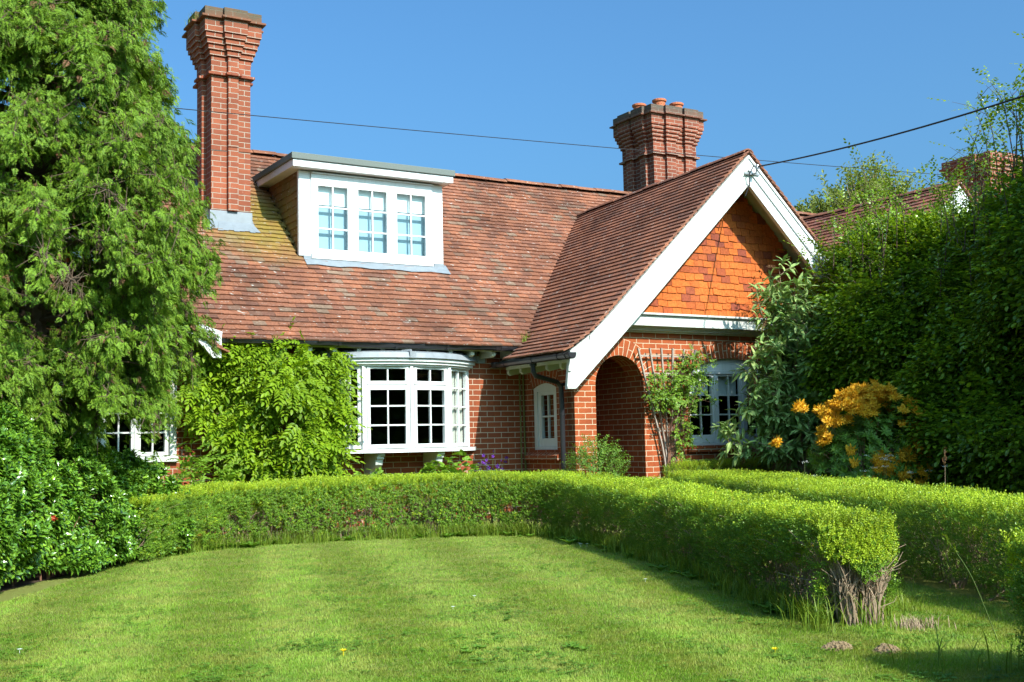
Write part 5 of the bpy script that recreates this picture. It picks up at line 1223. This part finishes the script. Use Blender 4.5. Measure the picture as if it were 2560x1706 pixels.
# ------------------------------------------------------------------ beech hedge, right
def beech():
    root = thing("beech_hedge", "tall shaded beech hedge with sunlit top filling the right side of the garden", "hedge", (11.4, 9.2, 0)); R = np.random.default_rng(81)
    A, Bp = np.array([10.35, 3.4]), np.array([12.36, 12.05]); dl = Bp-A; LEN = np.linalg.norm(dl); dl /= LEN; nl = np.array([-dl[1], dl[0]])     # nl points to the garden
    def height(s): return np.interp(s, [0, 4.3, 4.9, 5.6, 6.5, 7.4, 8.0, 8.8], [4.9, 4.7, 4.2, 3.65, 3.5, 3.65, 3.7, 3.65])
    n = 52000; s = R.random(n)*LEN; u = R.random(n); h = height(s)
    face = u < .62
    P = np.zeros((n, 3)); z = h*R.random(n)**.85; dep = np.where(face, 0, R.random(n)*.9)
    z = np.where(face, z, h*(1-.08*((dep-.4)/.5)**2))
    bul = .22*np.sin(np.clip(z/h, 0, 1)*pi)+.10-.72*np.clip((z/h-.42)/.58, 0, 1)**2*face; dep = dep+.55
    w = A[None]+dl[None]*s[:, None]+nl[None]*(np.where(face, bul, -dep))[:, None]; P = np.column_stack([w, z])
    lump = (vnoise(P, 1.1, 2)-.5)*.95*np.clip((9.6-s)/3, .35, 1)+(vnoise(P, 2.8, 6)-.5)*.5; dn = np.where(face[:, None], np.column_stack([np.tile(nl, (n, 1)), np.full(n, .15)]), np.array([[0, 0, 1.]])); P = P+dn*(lump-np.abs(R.normal(0, .10, n)))[:, None]
    # spray ends: pull leaves onto short drooping twigs
    g = vnoise(P, 3.0, 14)*.55+vnoise(P, 7, 3)*.45; k = (g > .27) & (P[:, 2] > .1); P, face = P[k], face[k]; n = len(P)
    tw = multi(leaf_t(.58, .05, -.08), [((.035+.042*j, 0, -.010*j), (.62, sg*.75, -.12), (0, sg*.15, 1), .060-.004*abs(j-2)) for j, sg in zip(range(6), (1, -1, 1, -1, 1, -1))]+[((.28, 0, -.06), (1, 0, -.3), (0, 0, 1), .052)])
    sel = R.random(n) < .48; P, face = P[sel], face[sel]; n = len(P)
    D = np.where(face[:, None], np.column_stack([np.tile(nl*1.0, (n, 1)), np.full(n, -.28)]), np.array([[nl[0]*.6, nl[1]*.6, .25]]))+R.normal(0, .55, (n, 3))
    Bag().add(*place(tw[0], tw[1], P, frames(unit(D), unit(np.column_stack([np.tile(nl*.25, (n, 1)), np.ones(n)])+R.normal(0, .25, (n, 3)))), R.uniform(.95, 1.6, n))).build("foliage", L['beech'], root)
    # long loose shoots above the top
    paths, rad, Q, E = [], [], [], []
    shoots = [((12.3, 10.8), 3.4, (11.9, 10.7), 4.15), ((12.2, 10.5), 3.5, (11.72, 10.45), 4.72), ((12.3, 11.1), 3.4, (12.0, 11.2), 4.1), ((12.2, 10.3), 3.5, (11.95, 10.1), 4.5), ((12.2, 10.1), 3.5, (11.8, 10.0), 4.3), ((12.3, 10.9), 3.4, (11.8, 10.9), 4.35), ((12.2, 9.6), 3.6, (11.95, 9.4), 4.2), ((12.1, 9.3), 3.7, (11.75, 9.1), 4.4), ((11.9, 8.6), 4.0, (11.55, 8.5), 4.85), ((11.8, 8.4), 4.0, (11.35, 8.3), 4.95), ((11.9, 8.7), 4.0, (11.75, 8.8), 4.75), ((11.7, 8.2), 4.1, (11.6, 7.9), 4.9), ((11.6, 7.8), 4.3, (11.5, 7.6), 5.0), ((12.5, 11.8), 3.1, (12.2, 11.9), 3.8), ((11.6, 7.3), 4.4, (11.4, 7.1), 5.0), ((11.7, 8.0), 4.3, (11.2, 7.9), 4.7)]
    for i in range(90):
        s0 = 2.5+R.random()*(LEN-2.5); h0 = height(s0); up = R.random() < .6; off = R.uniform(-.1, .9) if up else -.15; b0 = A+dl*s0-nl*off; z0 = h0*(R.uniform(.88, 1.0) if up else R.uniform(.45, .9)); l = R.uniform(.25, .75)
        e0 = b0+nl*R.uniform(-.1, .5)*l+dl*R.normal(0, .3)*l; shoots.append((tuple(b0), z0+.1, tuple(e0), z0+.2+l*(R.uniform(.4, 1) if up else R.uniform(-.4, .3))))
    for (b, bz, e, ez) in shoots:
        p = smooth_path([(*b, bz-.3), ((b[0]+e[0])/2+.08, (b[1]+e[1])/2, (bz+ez)/2+.1), (*e, ez)], 14); paths.append(p); rad.append((.008, .002))
        for i in range(4, 14):
            if R.random() < 2: Q.append(p[i]); E.append(R.normal(0, .8, 3)+[-.3, -.2, .15])
        for j in range(3):
            i = R.integers(6, 13); e2 = p[i]+R.normal(0, .16, 3)+[-.05, -.05, .12]; paths.append(np.array([p[i], (p[i]+e2)/2+[0, 0, .03], e2])); rad.append((.004, .0015)); Q += [e2, (p[i]+e2)/2]; E += [e2-p[i]+R.normal(0, .1, 3), R.normal(0, 1, 3)]
    Q, E = np.array(Q), np.array(E); m = len(Q); Bag().add(*place(tw[0], tw[1], Q, frames(unit(E), unit(np.array([0, 0, 1.])+rvec(m)*.4)), R.uniform(.6, 1.0, m))).build("loose_shoots", L['beech'], root)
    for i in range(190):
        s0 = R.random()*LEN; b = A+dl*s0-nl*R.uniform(.3, 1.0); e = P[np.argmin(np.linalg.norm(P[:, :2]-(A+dl*(s0+R.normal(0, .4))), axis=1)+np.abs(P[:, 2]-R.uniform(.6, height(s0)))*.7)]
        paths.append(smooth_path([(*b, 0), (b[0], b[1], e[2]*.6), e], 9)); rad.append((.022, .004))
    tubes(paths, rad, 5).build("branches", M['bark'], root)
    # dark mass of inner twigs and old leaves
    k = 24000; s = R.random(k)*LEN; Pz = R.random(k)*height(s)*.86; w = A[None]+dl*s[:, None]-nl*(.7+R.random(k)[:, None]*.8); P2 = np.column_stack([w, Pz]); Bag().add(*place(tw[0], tw[1], P2, frames(rvec(k), rvec(k)), R.uniform(1.6, 2.6, k))).build("inner_foliage", L['beech'], root)
beech()
def far_tree(name, label, c, z0, z1, r, n, seed):
    root = thing(name, label, "tree", (c[0], c[1], 0), "trees far behind the cottages"); R = np.random.default_rng(seed); paths, rad, Q = [], [], []
    paths.append(smooth_path([(c[0], c[1], 0), (c[0]+.2, c[1], z0*.7), (c[0], c[1], z0+.4*(z1-z0))], 8)); rad.append((.22, .08))
    for i in range(n):
        a = R.uniform(0, 2*pi); q = r*sqrt(R.random()); e = np.array([c[0]+q*cos(a), c[1]+q*sin(a), z1-(z1-z0)*.55*(q/r)**2*R.uniform(.6, 1.2)-R.random()*.5*(z1-z0)*.6]); b = np.array([c[0]+q*.25*cos(a), c[1]+q*.25*sin(a), z0+.1*(z1-z0)])
        p = smooth_path([b, b*.4+e*.6+[0, 0, -.1], e], 8); paths.append(p); rad.append((.035, .008))
        for k in range(3, 8):
            for j in range(2): Q.append(p[k]+R.normal(0, .12, 3)+[0, 0, .05])
    Q = np.array(Q); T = multi(leaf_s(.5, .1), [((.1*i, 0, 0), (.6, cos(i*2.4), sin(i*2.4)), (1, 0, 0), .26) for i in range(9)]); k = len(Q)
    Bag().add(*place(T[0], T[1], Q, frames(unit(rvec(k)+[0, 0, .9]), rvec(k)), R.uniform(.36, .62, k))).build("crown", L['far'], root); tubes(paths, rad, 5).build("trunk", M['twig'], root)
far_tree("deciduous_tree", "airy young leaved tree rising behind the neighbouring roof on the right", (27.0, 23.6), 6.0, 9.1, 1.9, 170, 5)
far_tree("deciduous_tree", "small leafy treetop showing between the porch gable and the neighbouring roof", (25.2, 24.2), 6.2, 8.05, .85, 42, 6)

# ------------------------------------------------------------------ wires
tube_ = lambda name, pts, r, mat, label, cat: tag(tubes([pts], [(r, r)], 6).build(name, mat), label, cat)
tl = np.linspace(-12, 30, 60); pts = np.column_stack([tl, np.full(60, 15.0), 5.58+.0405*(tl-5.0)-.0009*(tl+2)*(24-tl)*.0+.00018*(tl-5)**2*1.0]); pts[:, 2] += .022*((tl-9)/8)**2-.006
tube_("telephone_wire", pts, .006, M['wire'], "thin telephone wire crossing the sky in front of both chimneys", "wire")
P0 = np.array([bx, YBG-.14, bz]); P1 = np.array([10.1, 2.2, 4.72]); t = np.linspace(0, 1, 40)[:, None]; pc = P0+(P1-P0)*t; pc[:, 2] -= .62*(t*(1-t)).ravel()*1.6
tube_("power_cable", pc, .011, M['wire'], "thick black power cable running from the gable peak up to the right edge", "cable")

# ------------------------------------------------------------------ weeds, long grass and small things at the hedge foot
def tuft(P, n, h0, h1, spread, w, R):
    """arching grass blades around points P"""
    k = len(P)*n; b = np.repeat(P, n, 0)+np.column_stack([R.normal(0, spread, k), R.normal(0, spread, k), np.zeros(k)]); h = R.uniform(h0, h1, k); a = R.uniform(0, 2*pi, k); o = np.column_stack([np.cos(a), np.sin(a), np.zeros(k)])*(h*R.uniform(.15, .7, k))[:, None]
    s = np.cross(unit(o), [0, 0, 1.])*w*.5; V = []
    for t, ww in ((0, 1), (.4, .9), (.75, .6)):
        c = b+o*t*t+np.array([0, 0, 1.])*(h*(t-.28*t*t*t))[:, None]; V += [c-s*ww, c+s*ww]
    V.append(b+o+np.array([0, 0, 1.])*(h*.74)[:, None]); V = np.stack(V, 1).reshape(-1, 3); i = (np.arange(k)*7)[:, None]
    return V, [i+np.array([[0, 1, 3, 2]]), i+np.array([[2, 3, 5, 4]]), i+np.array([[4, 5, 6]])]
R = np.random.default_rng(91)
foot = smooth_path([(2.95, 11.75), (3.6, 12.15), (4.6, 12.32), (5.7, 12.02), (6.45, 11.8), (6.98, 11.45), (7.1, 10.9), (6.98, 10.0), (6.68, 9.1), (6.1, 7.55), (5.45, 6.05), (4.86, 4.75)], 200)
def offs(p): return p+R.normal(0, .06, 2)
P = np.array([(*offs(foot[i]), 0) for i in R.integers(0, 200, 620)])+np.array([-.07, -.06, 0]); V, F = tuft(P, 12, .06, .24, .04, .0055, R); tag(Bag().add(V, F).build("long_grass_fringe", L['longgrass']), kind="stuff")
P = np.array([(*(np.array([6.2, 5.4])+R.random()*np.array([2.6, 4.6])+R.normal(0, .07, 2)), 0) for _ in range(90)]+[(*(np.array([5.5, 4.7])+R.random()*np.array([2.2, 5.2])+R.normal(0, .05, 2)), 0) for _ in range(90)]); V, F = tuft(P, 11, .05, .17, .04, .005, R); tag(Bag().add(V, F).build("long_grass_fringe", L['longgrass']), kind="stuff")
DK = multi(leaf_t(.40, .06, -.25, .42), [((0, 0, 0), (cos(k*1.05)*.8, sin(k*1.05)*.8, .75), (-cos(k*1.05)*.5, -sin(k*1.05)*.5, .8), 1.0-.08*(k % 3)) for k in range(6)])
dl_ = [("broad dock weed at the hedge foot where the curved hedge bends towards the doorway", 112, .17), ("broad leaved dock weed on the lawn side of the curved hedge, in its shade", 128, .17), ("broad leaved dock weed half way along the shaded foot of the curved hedge", 146, .16), ("low dock weed against the hedge foot below the bow window", 78, .12), ("low dock weed by the hedge foot near the evergreen shrub", 22, .13)]
for lab, i, s in dl_:
    p = foot[i]; n = 7; Q = np.column_stack([p[0]+R.normal(0, .16, n), p[1]+R.normal(0, .16, n), np.zeros(n)]); o = Bag().add(*place(DK[0], DK[1], Q, np.tile(np.eye(3), (n, 1, 1))@frames(np.column_stack([R.normal(0, 1, n), R.normal(0, 1, n), np.zeros(n)]), np.tile([0, 0, 1.], (n, 1))), R.uniform(.6, 1.1, n)*s)); o = o.build("dock_weed", L['dock'], loc=(p[0], p[1], 0)); tag(o, lab, "weed", "docks along the hedge foot")
n = 170; Q = np.array([(*(foot[i]+R.normal(0, .07, 2)+[-.10, -.08]), 0) for i in R.integers(8, 195, n)]); tag(Bag().add(*place(DK[0], DK[1], Q, frames(np.column_stack([R.normal(0, 1, n), R.normal(0, 1, n), np.zeros(n)]), np.tile([0, 0, 1.], (n, 1))), R.uniform(.045, .12, n))).build("low_weeds", L['dock']), kind="stuff")
# tall grass clump at the bare hedge end
root = thing("grass_clump", "tuft of tall grass and straw at the bare twiggy end of the curved box hedge", "grass", (5.0, 4.55, 0))
P = np.array([(4.78+R.normal(0, .07), 4.62+R.normal(0, .07), 0) for _ in range(6)]+[(5.28+R.normal(0, .08), 4.75+R.normal(0, .1), 0) for _ in range(12)]+[(5.0+R.normal(0, .12), 4.42+R.normal(0, .05), 0) for _ in range(3)]); V, F = tuft(P, 11, .10, .30, .06, .005, R); Bag().add(V, F).build("blades", L['longgrass'], root)
P = np.array([(5.13+R.normal(0, .06), 4.36+R.normal(0, .05), 0) for _ in range(8)]); V, F = tuft(P, 26, .03, .10, .05, .004, R); Bag().add(V, F).build("straw", M['twig'], root)
def grass_stalk(name, label, b, e, head, group="tall grass stalks"):
    root = thing(name, label, "grass", (b[0], b[1], 0), group); b, e = np.array(b, float), np.array(e, float); pth = smooth_path([b, b*.5+e*.5+[0, 0, .08], e], 12); tubes([pth], [(.0028, .0014)], 5).build("stalk", M['green_stem'] if head != 'brown' else M['twig'], root)
    d = pth[-1]-pth[-4]; d /= np.linalg.norm(d); k = 40; t = R.random(k); Q = e-d*(t*.13)[:, None]+rvec(k)*.010; T = leaf_s(.5, .1); Bag().add(*place(T[0], T[1], Q, frames(unit(d+rvec(k)*.5), rvec(k)), R.uniform(.014, .026, k))).build("seed_head", L['longgrass'] if head != 'brown' else L['brown_flower'], root)
grass_stalk("grass_stalk", "brown seeding stalk standing behind the straight hedge in front of the beech shade", (7.95, 6.35, 0), (7.93, 6.3, .92), 'brown')
grass_stalk("grass_stalk", "bright green grass stalk standing behind the straight hedge near the right edge", (7.2, 5.05, 0), (7.2, 5.0, .82), 'green')
grass_stalk("grass_stalk", "arching pale grass stalk drooping over the gap beside the near hedge end", (5.05, 3.75, 0), (4.65, 3.72, .56), 'green')
grass_stalk("grass_stalk", "short green grass stalk poking up through the top of the curved hedge", (5.9, 6.35, 0), (5.9, 6.33, .72), 'green')
def tallblades(): 
    P = np.array([(4.42, 3.4, 0), (4.30, 3.52, 0), (4.22, 3.62, 0), (4.5, 3.3, 0)]); V, F = tuft(P, 4, .16, .30, .03, .007, R); o = Bag().add(V, F).build("tall_grass", L['longgrass'], loc=(4.35, 3.45, 0)); tag(o, "few tall dark grass blades standing in the shadow beside the near hedge end", "grass")
tallblades()
def mound(label, c, r, h, seed):
    R2 = np.random.default_rng(seed); B = Bag(); n = 260; q = np.sqrt(R2.random(n)); a = R2.uniform(0, 2*pi, n); P = np.column_stack([c[0]+r*q*np.cos(a), c[1]+r*.8*q*np.sin(a), h*(1-q**2)*R2.uniform(.5, 1, n)])
    v = np.array([(1, 0, 0), (-1, 0, 0), (0, 1, 0), (0, -1, 0), (0, 0, 1), (0, 0, -1)], float)*.5; f = np.array([(0, 2, 4), (2, 1, 4), (1, 3, 4), (3, 0, 4), (2, 0, 5), (1, 2, 5), (3, 1, 5), (0, 3, 5)])
    B.add(*place(v, f, P, frames(rvec(n), rvec(n)), R2.uniform(.010, .030, n))); o = B.build("molehill", M['mole'], loc=(c[0], c[1], 0)); tag(o, label, "soil mound", "molehills on the lawn")
M['mole'] = plain_mat("crumbly_soil", (.21, .15, .085), .95, .1, .4, 60, .5)
mound("small molehill of crumbly brown soil on the lawn, left of the other one", (4.36, 4.16), .085, .032, 1)
mound("small molehill of crumbly brown soil on the lawn nearest the gap between the hedges", (4.47, 3.95), .07, .038, 2)
dz = multi(leaf_s(.5, .05), [((0, 0, .02), (cos(k*.63), sin(k*.63), .25), (0, 0, 1), .012) for k in range(10)])
df = multi(leaf_s(.4, .05), [((0, 0, .018), (cos(k*.52), sin(k*.52), .5+.3*(k % 2)), (0, 0, 1), .016) for k in range(12)])
def flower(name, label, cat, c, T, mat, s=1.0, group=None):
    V, F = place(T[0], T[1], np.array([(c[0], c[1], .0)]), np.eye(3)[None], np.array([s])); B = Bag().add(V, F); tb = tubes([np.array([(c[0], c[1], 0), (c[0], c[1], .02*s)])], [(.0012, .0012)], 4); B.add(tb.V[0], [tb.F[4][0]]); tag(B.build(name, mat, loc=(c[0], c[1], 0)), label, cat, group)
for i, c in enumerate(((6.60, 9.69), (6.61, 9.57), (6.57, 9.62))): flower("daisy", "white daisy in the little cluster on the lawn near the hedge's shadow edge", "flower", c, dz, L['white_petal'], 1.5, "daisy cluster by the hedge shadow")
for c, lab in (((3.84, 6.91), "lone white daisy near the middle of the lawn"), ((3.48, 6.54), "lone white daisy just left of the lawn's middle"), ((5.28, 6.90), "lone white daisy on the sunny lawn close to the hedge shadow"), ((.95, 6.62), "lone white daisy at the far left of the lawn")): flower("daisy", lab, "flower", c, dz, L['white_petal'], 1.3)
for c, lab in (((4.0, 4.22), "small yellow dandelion on the lawn near the right hand shadow"), ((2.30, 5.50), "small yellow dandelion on the front of the lawn, left of centre")): flower("dandelion", lab, "flower", c, df, L['yellow_petal'], 1.4)
for c, lab in (((2.9, 5.2), 1), ((3.35, 4.95), 2)):
    n = 7; Q = np.column_stack([c[0]+R.normal(0, .05, n), c[1]+R.normal(0, .04, n), np.full(n, .004)]); o = Bag().add(*place(DK[0], DK[1], Q, frames(np.column_stack([R.normal(0, 1, n), R.normal(0, 1, n), np.zeros(n)]), np.tile([0, 0, 1.], (n, 1))), np.full(n, .04))).build("lawn_weed", L['dock'], loc=(c[0], c[1], 0)); tag(o, "flat dark weed rosette in the front lawn, "+("left" if lab == 1 else "right")+" of the pair at the bottom edge", "weed")
# grass sprouting from the valley and from the chimney
P = np.array([(8.50, 13.66, 2.42), (8.53, 13.64, 2.42), (8.46, 13.66, 2.40)]); V, F = tuft(P-[0, 0, 2.42], 14, .08, .28, .02, .007, R); V[:, 2] += 2.42; tag(Bag().add(V, F).build("roof_weed", L['longgrass'], loc=(8.5, 13.65, 2.42)), "grass tuft sprouting from the roof valley above the gutter", "weed")
P = np.array([(4.40, 15.62, 0), (4.42, 15.75, 0), (4.41, 15.9, 0), (4.43, 15.68, 0)]); V, F = tuft(P, 10, .06, .22, .03, .007, R); V[:, 2] += 7.02; o = Bag().add(V, F); tb = tubes([np.array([(4.38, 15.6, 7.03), (4.37, 15.6, 7.25), (4.385, 15.6, 7.52)]), np.array([(4.43, 15.7, 7.03), (4.42, 15.7, 7.3), (4.43, 15.7, 7.46)])], [(.004, .002)]*2, 4)
for v_, f_ in zip(tb.V, tb.F[4]): pass
tag(o.build("chimney_weed", L['longgrass'], loc=(4.41, 15.7, 7.02)), "green weed tuft growing on the left shoulder of the tall chimney", "weed")

# trees and hedges on the garden's far side, behind the viewer; they darken the window reflections
R = np.random.default_rng(101); n = 26000; x = R.uniform(-26, 26, n); top = 3.6+1.6*vnoise(np.column_stack([x, x*0, x*0]), .25, 3); z = top*R.random(n)**.8; P = np.column_stack([x*.95+2, -10.5-R.random(n)*2.2-.004*x*x*-1, z])
T = multi(leaf_t(.6, .06, -.1), [((.1*i, 0, 0), (.6, cos(i*2.4), sin(i*2.4)), (1, 0, 0), .3) for i in range(6)])
tag(Bag().add(*place(T[0], T[1], P, frames(rvec(n), rvec(n)), R.uniform(.8, 1.6, n))).build("far_side_foliage", L['beech']), kind="stuff")

R = np.random.default_rng(111); n = 60000; ang = rng.uniform(radians(31.2-34), radians(31.2+34), n); q = 3.4*(12.5/3.4)**rng.random(n); P = np.column_stack([np.sin(ang)*q, np.cos(ang)*q, np.full(n, .006)]); P = P[in_poly(P[:, :2], LAWN)]
g = vnoise(P, 2.4, 21)*.5+vnoise(P, 6.5, 9)*.5; P = P[((g > .60) & (R.random(len(P)) < .6)) | (R.random(len(P)) < .03)]; n = len(P); CLV = multi(leaf_s(.8, .05), [((0, 0, .004), (cos(k*2.1), sin(k*2.1), .35), (0, 0, 1), .013) for k in range(3)]+[((.012, .006, .006), (cos(k*2.1+1), sin(k*2.1+1), .3), (0, 0, 1), .011) for k in range(3)])
tag(Bag().add(*place(CLV[0], CLV[1], P+rng.normal(0, 1, (n, 3))*[0, 0, .002], frames(np.column_stack([rng.normal(0, 1, (n, 2)), np.zeros(n)]), np.tile([0, 0, 1.], (n, 1))), R.uniform(.7, 1.5, n))).build("clover_patches", L['dock']), kind="stuff")
